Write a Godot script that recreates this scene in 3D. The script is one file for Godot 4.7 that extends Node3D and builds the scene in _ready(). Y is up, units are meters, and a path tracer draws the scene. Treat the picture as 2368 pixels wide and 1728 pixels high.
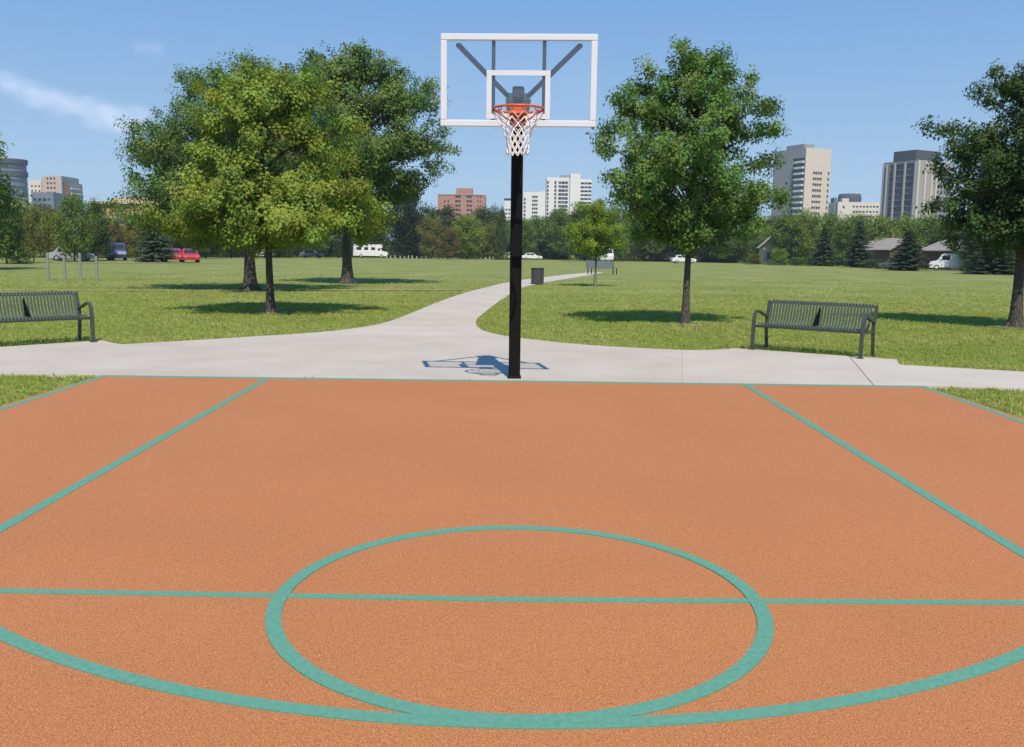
extends Node3D

var rng := RandomNumberGenerator.new()
var taken := {}
var M := {}
var protos := {}


# ---------------------------------------------------------------- shapes
class Shape:
	var v := PackedVector3Array()
	var n := PackedVector3Array()
	var c := PackedColorArray()
	var col := Color.WHITE

	func tri(a: Vector3, b: Vector3, d: Vector3, na: Vector3, nb: Vector3, nd: Vector3) -> void:
		var g := (b - a).cross(d - a)
		if g.dot(na + nb + nd) > 0.0:
			v.append_array([a, d, b])
			n.append_array([na, nd, nb])
		else:
			v.append_array([a, b, d])
			n.append_array([na, nb, nd])
		c.append_array([col, col, col])

	func flat(a: Vector3, b: Vector3, d: Vector3, out: Vector3) -> void:
		var g := (b - a).cross(d - a)
		if g.length_squared() < 1e-16:
			return
		g = g.normalized()
		if g.dot(out) < 0.0:
			g = -g
		tri(a, b, d, g, g, g)

	func quad(a: Vector3, b: Vector3, d: Vector3, e: Vector3, out: Vector3) -> void:
		flat(a, b, d, out)
		flat(a, d, e, out)

	func box(at: Vector3, size: Vector3, bevel := 0.0, turn := Basis.IDENTITY) -> void:
		var h := size * 0.5
		var k: float = minf(bevel, minf(h.x, minf(h.y, h.z)) * 0.9)
		var p := {}
		for sx in [-1, 1]:
			for sy in [-1, 1]:
				for sz in [-1, 1]:
					for a in 3:
						var q := Vector3(sx * (h.x - k), sy * (h.y - k), sz * (h.z - k))
						q[a] = [sx, sy, sz][a] * h[a]
						p[[sx, sy, sz, a]] = at + turn * q
		for a in 3:
			var b := (a + 1) % 3
			var d := (a + 2) % 3
			for s in [-1, 1]:
				var f := []
				for w in [[-1, -1], [1, -1], [1, 1], [-1, 1]]:
					var key := [0, 0, 0, a]
					key[a] = s
					key[b] = w[0]
					key[d] = w[1]
					f.append(p[key])
				var out := Vector3.ZERO
				out[a] = s
				quad(f[0], f[1], f[2], f[3], turn * out)
			if k > 0.0:
				for s in [-1, 1]:
					for w in [-1, 1]:
						var out := Vector3.ZERO
						out[a] = s
						out[b] = w
						var f := []
						for e in [[-1, a], [1, a], [1, b], [-1, b]]:
							var key := [0, 0, 0, e[1]]
							key[a] = s
							key[b] = w
							key[d] = e[0]
							f.append(p[key])
						quad(f[0], f[1], f[2], f[3], turn * out)
		if k > 0.0:
			for sx in [-1, 1]:
				for sy in [-1, 1]:
					for sz in [-1, 1]:
						flat(p[[sx, sy, sz, 0]], p[[sx, sy, sz, 1]], p[[sx, sy, sz, 2]], turn * Vector3(sx, sy, sz))

	func bar(a: Vector3, b: Vector3, wide: float, thick: float, bevel := 0.0, up := Vector3.UP) -> void:
		var y := (b - a).normalized()
		if absf(y.dot(up)) > 0.98:
			up = Vector3.RIGHT
		var x := up.cross(y).normalized()
		box((a + b) * 0.5, Vector3(wide, a.distance_to(b), thick), bevel, Basis(x, y, x.cross(y)))

	func tube(pts: Array, radii: Array, sides := 8, closed := false, caps := true) -> void:
		var k := pts.size()
		var rings := []
		var axis := Vector3.ZERO
		var u := Vector3.ZERO
		for i in k:
			var t: Vector3
			if closed:
				t = (pts[(i + 1) % k] - pts[(i - 1 + k) % k]).normalized()
			else:
				t = (pts[mini(i + 1, k - 1)] - pts[maxi(i - 1, 0)]).normalized()
			if i == 0:
				u = t.cross(Vector3.RIGHT if absf(t.x) < 0.8 else Vector3.UP).normalized()
			else:
				u = (u - t * u.dot(t)).normalized()
			axis = t.cross(u)
			var r: float = radii[mini(i, radii.size() - 1)]
			var ring := []
			for j in sides:
				var a := TAU * j / sides
				var dir := u * cos(a) + axis * sin(a)
				ring.append([pts[i] + dir * r, dir])
			rings.append(ring)
		for i in (k if closed else k - 1):
			var r0: Array = rings[i]
			var r1: Array = rings[(i + 1) % k]
			for j in sides:
				var j2 := (j + 1) % sides
				tri(r0[j][0], r0[j2][0], r1[j2][0], r0[j][1], r0[j2][1], r1[j2][1])
				tri(r0[j][0], r1[j2][0], r1[j][0], r0[j][1], r1[j2][1], r1[j][1])
		if caps and not closed:
			for e in [0, k - 1]:
				var out: Vector3 = (pts[0] - pts[1]) if e == 0 else (pts[k - 1] - pts[k - 2])
				for j in sides:
					flat(pts[e], rings[e][j][0], rings[e][(j + 1) % sides][0], out)

	func lathe(profile: Array, sides := 24, at := Vector3.ZERO) -> void:
		for i in profile.size() - 1:
			var a: Vector2 = profile[i]
			var b: Vector2 = profile[i + 1]
			var e := b - a
			for j in sides:
				var t0 := TAU * j / sides
				var t1 := TAU * (j + 1) / sides
				var q := func(p: Vector2, t: float) -> Vector3: return at + Vector3(p.x * cos(t), p.y, p.x * sin(t))
				var m := func(t: float) -> Vector3: return Vector3(e.y * cos(t), -e.x, e.y * sin(t)).normalized()
				tri(q.call(a, t0), q.call(a, t1), q.call(b, t1), m.call(t0), m.call(t1), m.call(t1))
				tri(q.call(a, t0), q.call(b, t1), q.call(b, t0), m.call(t0), m.call(t1), m.call(t0))

	# a flat outline in the ground plane (x, z), raised from y0 to y1
	func slab(poly: PackedVector2Array, y0: float, y1: float) -> void:
		var idx := Geometry2D.triangulate_polygon(poly)
		for i in range(0, idx.size(), 3):
			var a := poly[idx[i]]
			var b := poly[idx[i + 1]]
			var d := poly[idx[i + 2]]
			flat(Vector3(a.x, y1, a.y), Vector3(b.x, y1, b.y), Vector3(d.x, y1, d.y), Vector3.UP)
		var turn := 1.0 if Geometry2D.is_polygon_clockwise(poly) else -1.0
		for i in poly.size():
			var a := poly[i]
			var b := poly[(i + 1) % poly.size()]
			var e := b - a
			var out := Vector3(e.y, 0, -e.x) * turn
			if y1 > y0:
				quad(Vector3(a.x, y0, a.y), Vector3(b.x, y0, b.y), Vector3(b.x, y1, b.y), Vector3(a.x, y1, a.y), -out)

	# a side outline (x along, y up) given thickness from z0 to z1, its faces narrowed by pinch at the z1 side
	func extrude(poly: PackedVector2Array, half: float, bevel := 0.0) -> void:
		var idx := Geometry2D.triangulate_polygon(poly)
		var mid := Vector2.ZERO
		for p in poly:
			mid += p / poly.size()
		var inner := PackedVector2Array()
		for p in poly:
			inner.append(p + (mid - p).normalized() * bevel)
		for s in [-1.0, 1.0]:
			for i in range(0, idx.size(), 3):
				var q := []
				for w in 3:
					q.append(Vector3(inner[idx[i + w]].x, inner[idx[i + w]].y, s * half))
				flat(q[0], q[1], q[2], Vector3(0, 0, s))
		for i in poly.size():
			var j := (i + 1) % poly.size()
			var e := poly[j] - poly[i]
			var out := Vector3(e.y, -e.x, 0)
			if out.dot(Vector3(poly[i].x + poly[j].x - 2 * mid.x, poly[i].y + poly[j].y - 2 * mid.y, 0)) < 0:
				out = -out
			var h := half - bevel
			quad(Vector3(poly[i].x, poly[i].y, -h), Vector3(poly[j].x, poly[j].y, -h), Vector3(poly[j].x, poly[j].y, h), Vector3(poly[i].x, poly[i].y, h), out)
			if bevel > 0.0:
				for s in [-1.0, 1.0]:
					quad(Vector3(poly[i].x, poly[i].y, s * h), Vector3(poly[j].x, poly[j].y, s * h), Vector3(inner[j].x, inner[j].y, s * half), Vector3(inner[i].x, inner[i].y, s * half), out.normalized() + Vector3(0, 0, s))

	# a strap bent along a side outline (z, y), wide along x
	func strap(pts: Array, wide: float, thick: float) -> void:
		var k := pts.size()
		var up := []
		for i in k:
			var t: Vector2 = (pts[mini(i + 1, k - 1)] - pts[maxi(i - 1, 0)]).normalized()
			up.append(Vector2(-t.y, t.x))
		for i in k - 1:
			for s in [-0.5, 0.5]:
				var a: Vector2 = pts[i] + up[i] * thick * s
				var b: Vector2 = pts[i + 1] + up[i + 1] * thick * s
				var na := Vector3(0, up[i].y, up[i].x) * signf(s)
				var nb := Vector3(0, up[i + 1].y, up[i + 1].x) * signf(s)
				var w := wide * 0.5
				tri(Vector3(-w, a.y, a.x), Vector3(w, a.y, a.x), Vector3(w, b.y, b.x), na, na, nb)
				tri(Vector3(-w, a.y, a.x), Vector3(w, b.y, b.x), Vector3(-w, b.y, b.x), na, nb, nb)
			for w in [-wide * 0.5, wide * 0.5]:
				var a0: Vector2 = pts[i] - up[i] * thick * 0.5
				var a1: Vector2 = pts[i] + up[i] * thick * 0.5
				var b0: Vector2 = pts[i + 1] - up[i + 1] * thick * 0.5
				var b1: Vector2 = pts[i + 1] + up[i + 1] * thick * 0.5
				quad(Vector3(w, a0.y, a0.x), Vector3(w, b0.y, b0.x), Vector3(w, b1.y, b1.x), Vector3(w, a1.y, a1.x), Vector3(w, 0, 0))

	# one wall of a building with openings cut through its thickness; holes are Rect2 in (along, up)
	func facade(o: Vector3, right: Vector3, wide: float, high: float, holes: Array, deep: float) -> void:
		var out := right.cross(Vector3.UP).normalized()
		var xs := [0.0, wide]
		var ys := [0.0, high]
		for r: Rect2 in holes:
			for q in [[xs, r.position.x], [xs, r.end.x], [ys, r.position.y], [ys, r.end.y]]:
				var known := false
				for w in q[0]:
					known = known or absf(w - q[1]) < 0.001
				if not known:
					q[0].append(q[1])
		xs.sort()
		ys.sort()
		var at := func(x: float, y: float, d: float) -> Vector3: return o + right * x + Vector3.UP * y - out * d
		for i in xs.size() - 1:
			var run := 0
			for j in ys.size() - 1:
				var m := Vector2((xs[i] + xs[i + 1]) * 0.5, (ys[j] + ys[j + 1]) * 0.5)
				var open := false
				for r: Rect2 in holes:
					open = open or r.has_point(m)
				if open:
					if j > run:
						quad(at.call(xs[i], ys[run], 0), at.call(xs[i + 1], ys[run], 0), at.call(xs[i + 1], ys[j], 0), at.call(xs[i], ys[j], 0), out)
					run = j + 1
			if run < ys.size() - 1:
				quad(at.call(xs[i], ys[run], 0), at.call(xs[i + 1], ys[run], 0), at.call(xs[i + 1], high, 0), at.call(xs[i], high, 0), out)
		for r: Rect2 in holes:
			var a := r.position
			var b := r.end
			quad(at.call(a.x, a.y, 0), at.call(b.x, a.y, 0), at.call(b.x, a.y, deep), at.call(a.x, a.y, deep), Vector3.UP)
			quad(at.call(a.x, b.y, 0), at.call(b.x, b.y, 0), at.call(b.x, b.y, deep), at.call(a.x, b.y, deep), Vector3.DOWN)
			quad(at.call(a.x, a.y, 0), at.call(a.x, b.y, 0), at.call(a.x, b.y, deep), at.call(a.x, a.y, deep), right)
			quad(at.call(b.x, a.y, 0), at.call(b.x, b.y, 0), at.call(b.x, b.y, deep), at.call(b.x, a.y, deep), -right)

	func mesh(colors := false) -> ArrayMesh:
		var a := []
		a.resize(Mesh.ARRAY_MAX)
		a[Mesh.ARRAY_VERTEX] = v
		a[Mesh.ARRAY_NORMAL] = n
		if colors:
			a[Mesh.ARRAY_COLOR] = c
		var m := ArrayMesh.new()
		m.add_surface_from_arrays(Mesh.PRIMITIVE_TRIANGLES, a)
		return m


# ---------------------------------------------------------------- objects
func numbered(called: String) -> String:
	var k: int = taken.get(called, -1) + 1
	taken[called] = k
	return called if k == 0 else "%s_%03d" % [called, k]


func thing(called: String, label: String, category: String, at := Vector3.ZERO, turn := 0.0, group := "") -> Node3D:
	var o := Node3D.new()
	o.name = numbered(called)
	add_child(o)
	o.position = at
	o.rotation.y = deg_to_rad(turn)
	tag(o, label, category, group)
	return o


func tag(o: Node3D, label: String, category: String, group := "") -> void:
	o.set_meta("label", label)
	o.set_meta("category", category)
	if group:
		o.set_meta("group", group)


func part(called: String, mesh: Mesh, mat: Material, parent: Node, at := Vector3.ZERO, turn := Basis.IDENTITY) -> MeshInstance3D:
	var o := MeshInstance3D.new()
	var k := 0
	var full := called
	while parent.has_node(full):
		k += 1
		full = "%s_%03d" % [called, k]
	o.name = full
	o.mesh = mesh
	o.material_override = mat
	o.transform = Transform3D(turn, at)
	parent.add_child(o)
	return o


func structure(called: String, mesh: Mesh, mat: Material) -> MeshInstance3D:
	var o := part(numbered(called), mesh, mat, self)
	o.set_meta("kind", "structure")
	return o


func box_mesh(size: Vector3, bevel := 0.0) -> ArrayMesh:
	var s := Shape.new()
	s.box(Vector3.ZERO, size, bevel)
	return s.mesh()


# ---------------------------------------------------------------- materials
func lin(r: float, g: float, b: float) -> Color:
	return Color(r, g, b).linear_to_srgb()


func plain(color: Color, rough := 0.7, metal := 0.0) -> StandardMaterial3D:
	var m := StandardMaterial3D.new()
	m.albedo_color = color
	m.roughness = rough
	m.metallic = metal
	return m


func noise_image(size: int, freq: float, octaves: int, seed_: int, kind := FastNoiseLite.TYPE_SIMPLEX_SMOOTH) -> Image:
	var f := FastNoiseLite.new()
	f.seed = seed_
	f.noise_type = kind
	f.frequency = freq
	f.fractal_octaves = octaves
	f.fractal_type = FastNoiseLite.FRACTAL_FBM if octaves > 1 else FastNoiseLite.FRACTAL_NONE
	return f.get_seamless_image(size, size, false, false, 0.15)


func ramp_texture(im: Image, stops: Array) -> ImageTexture:
	var g := Gradient.new()
	g.offsets = PackedFloat32Array()
	g.colors = PackedColorArray()
	var offs := PackedFloat32Array()
	var cols := PackedColorArray()
	for s in stops:
		offs.append(s[0])
		cols.append(s[1])
	g.offsets = offs
	g.colors = cols
	var table := []
	for i in 256:
		table.append(g.sample(i / 255.0))
	var bytes := im.get_data()
	var step := bytes.size() / (im.get_width() * im.get_height())
	var out := PackedByteArray()
	out.resize(im.get_width() * im.get_height() * 3)
	for i in im.get_width() * im.get_height():
		var q: Color = table[bytes[i * step]]
		out[i * 3] = q.r8
		out[i * 3 + 1] = q.g8
		out[i * 3 + 2] = q.b8
	return ImageTexture.create_from_image(Image.create_from_data(im.get_width(), im.get_height(), false, Image.FORMAT_RGB8, out))


func textured(tex: Texture2D, period: float, rough := 0.85, tint := Color.WHITE) -> StandardMaterial3D:
	var m := plain(tint, rough)
	m.albedo_texture = tex
	m.uv1_triplanar = true
	m.uv1_world_triplanar = true
	m.uv1_scale = Vector3.ONE / period
	return m


func detail(m: StandardMaterial3D, tex: Texture2D, period: float) -> void:
	m.detail_enabled = true
	m.detail_albedo = tex
	m.detail_blend_mode = BaseMaterial3D.BLEND_MODE_MUL
	m.detail_uv_layer = BaseMaterial3D.DETAIL_UV_2
	m.uv2_triplanar = true
	m.uv2_world_triplanar = true
	m.uv2_scale = Vector3.ONE / period


func relief(m: StandardMaterial3D, im: Image, cm: float) -> void:
	m.heightmap_enabled = true
	m.heightmap_texture = ImageTexture.create_from_image(im)
	m.heightmap_scale = cm


func grey(v: float) -> Color:
	return Color(v, v, v)


func leafy(tint: Color) -> StandardMaterial3D:
	var m := plain(tint, 0.55)
	m.vertex_color_use_as_albedo = true
	m.backlight_enabled = true
	m.backlight = Color(0.82, 0.88, 0.48)
	m.metallic_specular = 0.35
	m.cull_mode = BaseMaterial3D.CULL_DISABLED
	return m


func make_materials() -> void:
	# the court: rubber granules of a few oranges pressed together, with faint worn patches
	var grain := Image.create(1024, 1024, false, Image.FORMAT_RGB8)
	var hgt := Image.create(1024, 1024, false, Image.FORMAT_L8)
	var gr := noise_image(1024, 0.33, 1, 11, FastNoiseLite.TYPE_CELLULAR)
	var gd := gr.get_data()
	var kinds := [lin(0.53, 0.199, 0.060), lin(0.48, 0.168, 0.048), lin(0.59, 0.240, 0.080), lin(0.26, 0.072, 0.022), lin(0.68, 0.33, 0.13)]
	var bytes := PackedByteArray()
	bytes.resize(1024 * 1024 * 3)
	var hb := PackedByteArray()
	hb.resize(1024 * 1024)
	for i in 1024 * 1024:
		var r := rng.randf()
		var g := float(gd[i]) / 255.0
		var q: Color = kinds[0 if r < 0.34 else 1 if r < 0.58 else 2 if r < 0.82 else 3 if r < 0.94 else 4]
		var k := 0.80 + 0.34 * g
		bytes[i * 3] = clampi(int(q.r8 * k), 0, 255)
		bytes[i * 3 + 1] = clampi(int(q.g8 * k), 0, 255)
		bytes[i * 3 + 2] = clampi(int(q.b8 * k), 0, 255)
		hb[i] = clampi(int(g * 170.0 + r * 80.0), 0, 255)
	grain.set_data(1024, 1024, false, Image.FORMAT_RGB8, bytes)
	hgt.set_data(1024, 1024, false, Image.FORMAT_L8, hb)
	M.court = textured(ImageTexture.create_from_image(grain), 2.3, 0.85)
	M.court.metallic_specular = 0.5
	relief(M.court, hgt, 0.12)
	var worn := ramp_texture(noise_image(512, 0.006, 5, 3), [[0.0, Color(0.965, 0.96, 0.955)], [0.5, Color(0.99, 0.99, 0.99)], [1.0, Color.WHITE]])
	detail(M.court, worn, 7.3)
	var paint := ramp_texture(noise_image(512, 0.12, 3, 5), [[0.0, lin(0.075, 0.23, 0.155)], [0.5, lin(0.10, 0.28, 0.19)], [1.0, lin(0.125, 0.31, 0.215)]])
	M.line = textured(paint, 1.7, 0.75)
	M.line.uv1_scale = Vector3.ONE / 2.1
	# pale broom-finished concrete
	var conc := ramp_texture(noise_image(1024, 0.004, 6, 21), [[0.0, lin(0.485, 0.43, 0.345)], [0.45, lin(0.535, 0.475, 0.39)], [1.0, lin(0.575, 0.515, 0.425)]])
	var conc_fine := noise_image(1024, 0.18, 3, 22)
	var conc_detail := ramp_texture(conc_fine, [[0.0, grey(0.86)], [0.5, grey(0.97)], [1.0, grey(1.0)]])
	for k in 3:
		var m := textured(conc, 6.5, 0.9, [Color.WHITE, Color(0.975, 0.97, 0.965), Color(0.99, 0.985, 0.985)][k])
		detail(m, conc_detail, 1.3)
		relief(m, conc_fine, 0.15)
		M["concrete%d" % k] = m
	M.mown = textured(ramp_texture(noise_image(1024, 0.006, 6, 31), [[0.0, lin(0.19, 0.23, 0.06)], [0.42, lin(0.245, 0.28, 0.08)], [0.62, lin(0.275, 0.30, 0.092)], [1.0, lin(0.34, 0.335, 0.13)]]), 31.0, 0.95)
	M.mown.metallic_specular = 0.2
	var turf := noise_image(1024, 0.09, 4, 32)
	detail(M.mown, ramp_texture(turf, [[0.0, grey(0.72)], [0.5, grey(0.92)], [1.0, grey(1.0)]]), 4.7)
	relief(M.mown, turf, 0.5)
	M.blade = leafy(Color.WHITE)
	M.blade.roughness = 0.7
	M.soil = textured(ramp_texture(noise_image(256, 0.05, 4, 33), [[0.0, lin(0.09, 0.07, 0.05)], [1.0, lin(0.24, 0.20, 0.15)]]), 1.1, 0.95)
	var bark_im := noise_image(512, 0.03, 5, 41, FastNoiseLite.TYPE_PERLIN)
	M.bark = textured(ramp_texture(bark_im, [[0.0, lin(0.035, 0.03, 0.022)], [0.5, lin(0.085, 0.073, 0.058)], [1.0, lin(0.19, 0.17, 0.145)]]), 0.55, 0.95)
	M.bark.uv1_scale = Vector3(2.6, 0.8, 2.6)
	relief(M.bark, bark_im, 3.0)
	M.pale_bark = textured(M.bark.albedo_texture, 0.55, 0.95, Color(1.35, 1.3, 1.2))
	M.leaf = leafy(Color.WHITE)
	for q in [["dark", 0.107, 0.161, 0.037], ["green", 0.204, 0.290, 0.061], ["light", 0.265, 0.342, 0.075], ["olive", 0.254, 0.257, 0.063], ["brown", 0.234, 0.193, 0.066], ["lime", 0.289, 0.371, 0.049], ["black", 0.044, 0.068, 0.022], ["spruce", 0.103, 0.142, 0.081], ["darkspruce", 0.077, 0.115, 0.047]]:
		M["leaf_" + q[0]] = leafy(lin(q[1], q[2], q[3]))
	# steel, plastic and glass
	M.pole = plain(lin(0.008, 0.007, 0.007), 0.6)
	M.pole.metallic_specular = 0.25
	M.slate = plain(lin(0.032, 0.062, 0.105), 0.6)
	M.slate_dark = plain(lin(0.014, 0.026, 0.045), 0.6)
	M.white = plain(lin(0.63, 0.66, 0.71), 0.45)
	M.rim = plain(lin(0.60, 0.10, 0.025), 0.4)
	M.rim_dark = plain(lin(0.30, 0.035, 0.015), 0.5)
	M.cord = plain(lin(0.78, 0.76, 0.76), 0.8)
	M.pane = plain(Color(0.80, 0.90, 1.0, 0.035), 0.04)
	M.pane.transparency = BaseMaterial3D.TRANSPARENCY_ALPHA
	var coat := noise_image(256, 0.05, 4, 51)
	M.strap = textured(ramp_texture(coat, [[0.0, lin(0.052, 0.070, 0.057)], [1.0, lin(0.080, 0.101, 0.083)]]), 0.6, 0.42)
	M.frame = textured(ramp_texture(coat, [[0.0, lin(0.040, 0.046, 0.037)], [1.0, lin(0.062, 0.068, 0.055)]]), 0.6, 0.5)
	M.black = plain(lin(0.008, 0.011, 0.010), 0.85)
	M.black.metallic_specular = 0.2
	M.bin = plain(lin(0.06, 0.06, 0.065), 0.5)
	M.bin_dark = plain(lin(0.02, 0.02, 0.022), 0.5)
	M.seat_blue = plain(lin(0.10, 0.13, 0.15), 0.5)
	M.post = textured(ramp_texture(coat, [[0.0, lin(0.19, 0.20, 0.175)], [1.0, lin(0.28, 0.29, 0.26)]]), 0.9, 0.7)
	M.guard = plain(lin(0.17, 0.19, 0.09), 0.7)
	M.dry_path = textured(conc, 6.5, 0.95, Color(0.80, 0.80, 0.60))
	M.bollard = plain(lin(0.46, 0.46, 0.44), 0.6)
	M.glass = plain(lin(0.03, 0.035, 0.042), 0.12)
	M.glass_blue = plain(lin(0.06, 0.085, 0.11), 0.15)
	M.glass_pale = plain(lin(0.13, 0.14, 0.145), 0.25)
	M.tyre = plain(lin(0.02, 0.02, 0.02), 0.85)
	M.hub = plain(lin(0.35, 0.35, 0.36), 0.35, 0.6)
	M.asphalt = textured(ramp_texture(turf, [[0.0, lin(0.045, 0.045, 0.047)], [1.0, lin(0.075, 0.075, 0.075)]]), 3.0, 0.9)
	var wall_im := noise_image(512, 0.02, 5, 61)
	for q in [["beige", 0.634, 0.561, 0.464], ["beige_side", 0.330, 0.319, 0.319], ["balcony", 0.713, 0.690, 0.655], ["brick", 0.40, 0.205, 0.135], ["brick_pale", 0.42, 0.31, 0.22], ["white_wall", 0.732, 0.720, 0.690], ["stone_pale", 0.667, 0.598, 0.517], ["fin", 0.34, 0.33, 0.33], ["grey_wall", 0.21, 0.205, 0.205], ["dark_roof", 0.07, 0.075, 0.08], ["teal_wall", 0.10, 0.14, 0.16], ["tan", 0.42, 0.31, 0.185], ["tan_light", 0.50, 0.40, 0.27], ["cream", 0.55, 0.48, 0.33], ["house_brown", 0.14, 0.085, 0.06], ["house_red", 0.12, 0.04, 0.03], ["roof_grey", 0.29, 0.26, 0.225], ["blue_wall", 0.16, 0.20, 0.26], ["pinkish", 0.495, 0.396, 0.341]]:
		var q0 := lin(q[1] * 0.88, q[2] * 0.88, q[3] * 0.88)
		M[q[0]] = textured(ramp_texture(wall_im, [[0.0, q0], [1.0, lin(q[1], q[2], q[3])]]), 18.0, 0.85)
	for q in [["car_white", 0.72, 0.72, 0.72], ["car_red", 0.45, 0.025, 0.03], ["car_blue", 0.012, 0.035, 0.13], ["car_silver", 0.33, 0.34, 0.37], ["car_grey", 0.14, 0.15, 0.17]]:
		M[q[0]] = plain(lin(q[1], q[2], q[3]), 0.3)
		M[q[0]].clearcoat_enabled = true
		M[q[0]].clearcoat = 0.6


# ---------------------------------------------------------------- sky
func cloud_cover() -> ImageTexture:
	var w := 2048
	var h := 1024
	var im := Image.create(w, h, false, Image.FORMAT_RGBA8)
	im.fill(Color(1, 1, 1, 0))
	var f := FastNoiseLite.new()
	f.seed = 8
	f.frequency = 0.035
	f.fractal_octaves = 5
	# wisps of cirrus: [azimuth, elevation] from and to (degrees), half breadth, strength
	var wisps := [[-38.0, 9.3, -28.5, 8.6, 0.65, 0.55], [-28.5, 8.5, -22.2, 6.9, 1.0, 0.75], [-26.0, 8.2, -22.6, 6.7, 0.55, 0.5], [-21.9, 11.1, -20.9, 11.1, 0.5, 0.30], [22.0, 14.6, 26.0, 14.3, 0.45, 0.35],
		[70.0, 14.0, 84.0, 12.0, 0.9, 0.6], [120.0, 9.0, 131.0, 10.5, 0.8, 0.6], [-95.0, 12.0, -84.0, 10.0, 0.9, 0.6], [170.0, 12.0, 181.0, 10.0, 0.8, 0.5]]
	for q in wisps:
		var a := Vector2(q[0], q[1])
		var b := Vector2(q[2], q[3])
		for y in range(int((90.0 - maxf(a.y, b.y) - 3.0) / 180.0 * h), int((90.0 - minf(a.y, b.y) + 3.0) / 180.0 * h)):
			for x in range(int((a.x - 3.0) / 360.0 * w), int((b.x + 3.0) / 360.0 * w)):
				var p := Vector2(float(x) / w * 360.0, 90.0 - float(y) / h * 180.0)
				var warp := f.get_noise_2d(p.x * 9.0, p.y * 30.0)
				var s := clampf((p - a).dot(b - a) / (b - a).length_squared(), 0.0, 1.0)
				var d: float = p.distance_to(a.lerp(b, s)) / (q[4] * (0.75 + 0.5 * s))
				var k: float = clampf(1.0 - d + 0.5 * warp, 0.0, 1.0)
				k = k * k * (3.0 - 2.0 * k) * q[5] * (0.75 + 0.5 * f.get_noise_2d(p.x * 22.0 + 50.0, p.y * 60.0))
				var old := im.get_pixel(posmod(x, w), y).a
				im.set_pixel(posmod(x, w), y, Color(1, 1, 1, clampf(maxf(old, k), 0.0, 1.0)))
	return ImageTexture.create_from_image(im)


# ---------------------------------------------------------------- trees
func leaf_shape(s: Shape, at: Vector3, dir: Vector3, up: Vector3, size: float, lobed: bool) -> void:
	var x := dir.cross(up).normalized()
	var z := x.cross(dir).normalized()
	var q := func(a: float, b: float) -> Vector3: return at + dir * (b * size) + x * (a * size) + z * (absf(a) * 0.35 - b * b * 0.16) * size
	if lobed:
		var rim := [[0.0, 0.0], [0.52, 0.34], [0.22, 0.46], [0.0, 1.0], [-0.22, 0.46], [-0.52, 0.34]]
		var mid: Vector3 = q.call(0.0, 0.36)
		for i in rim.size():
			var a: Array = rim[i]
			var b: Array = rim[(i + 1) % rim.size()]
			s.flat(mid, q.call(a[0], a[1]), q.call(b[0], b[1]), z)
	else:
		var c: Vector3 = q.call(0.0, 1.0)
		var o: Vector3 = q.call(0.0, 0.0)
		s.flat(o, q.call(0.26, 0.45), c, z)
		s.flat(o, c, q.call(-0.26, 0.45), z)


func spray_mesh(leaves: int, reach: float, size: float, lobed: bool) -> ArrayMesh:
	var s := Shape.new()
	for i in leaves:
		var t := (i + 0.5) / leaves
		var a := i * 2.4 + rng.randf() * 0.6
		var out := Vector3(cos(a), rng.randf_range(0.1, 0.9) - 0.35, sin(a)).normalized()
		var at := Vector3(cos(a) * 0.1, t, sin(a) * 0.1) * reach + out * reach * 0.12
		var k := rng.randf_range(0.78, 1.15)
		s.col = Color(k, k, k)
		leaf_shape(s, at, out, (Vector3.UP + Vector3(rng.randf() - 0.5, 0, rng.randf() - 0.5)).normalized(), size * rng.randf_range(0.75, 1.2), lobed)
	return s.mesh(true)


func limb(s: Shape, a: Vector3, b: Vector3, r0: float, r1: float, arch: float, sides := 6) -> void:
	var pts := []
	var rad := []
	var wob := Vector3(rng.randf() - 0.5, 0, rng.randf() - 0.5) * a.distance_to(b) * 0.1
	for i in 6:
		var t := i / 5.0
		pts.append(a.lerp(b, t) + Vector3.UP * sin(PI * t) * arch + wob * sin(TAU * t))
		rad.append(lerpf(r0, r1, t))
	s.tube(pts, rad, sides, false, false)


func trunk_shape(high: float, r: float, lean: Vector3) -> Array:
	var pts := []
	var rad := []
	for i in 13:
		var t := i / 12.0
		var w := Vector3(sin(t * 7.0 + r * 40.0), 0, cos(t * 5.0 + r * 20.0)) * r * 0.22 * t
		pts.append(Vector3(0, high * t - 0.05, 0) + lean * t * t + w)
		rad.append(r * (1.0 - 0.78 * t) + r * 0.55 * pow(1.0 - t, 18.0))
	return [pts, rad]


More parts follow.
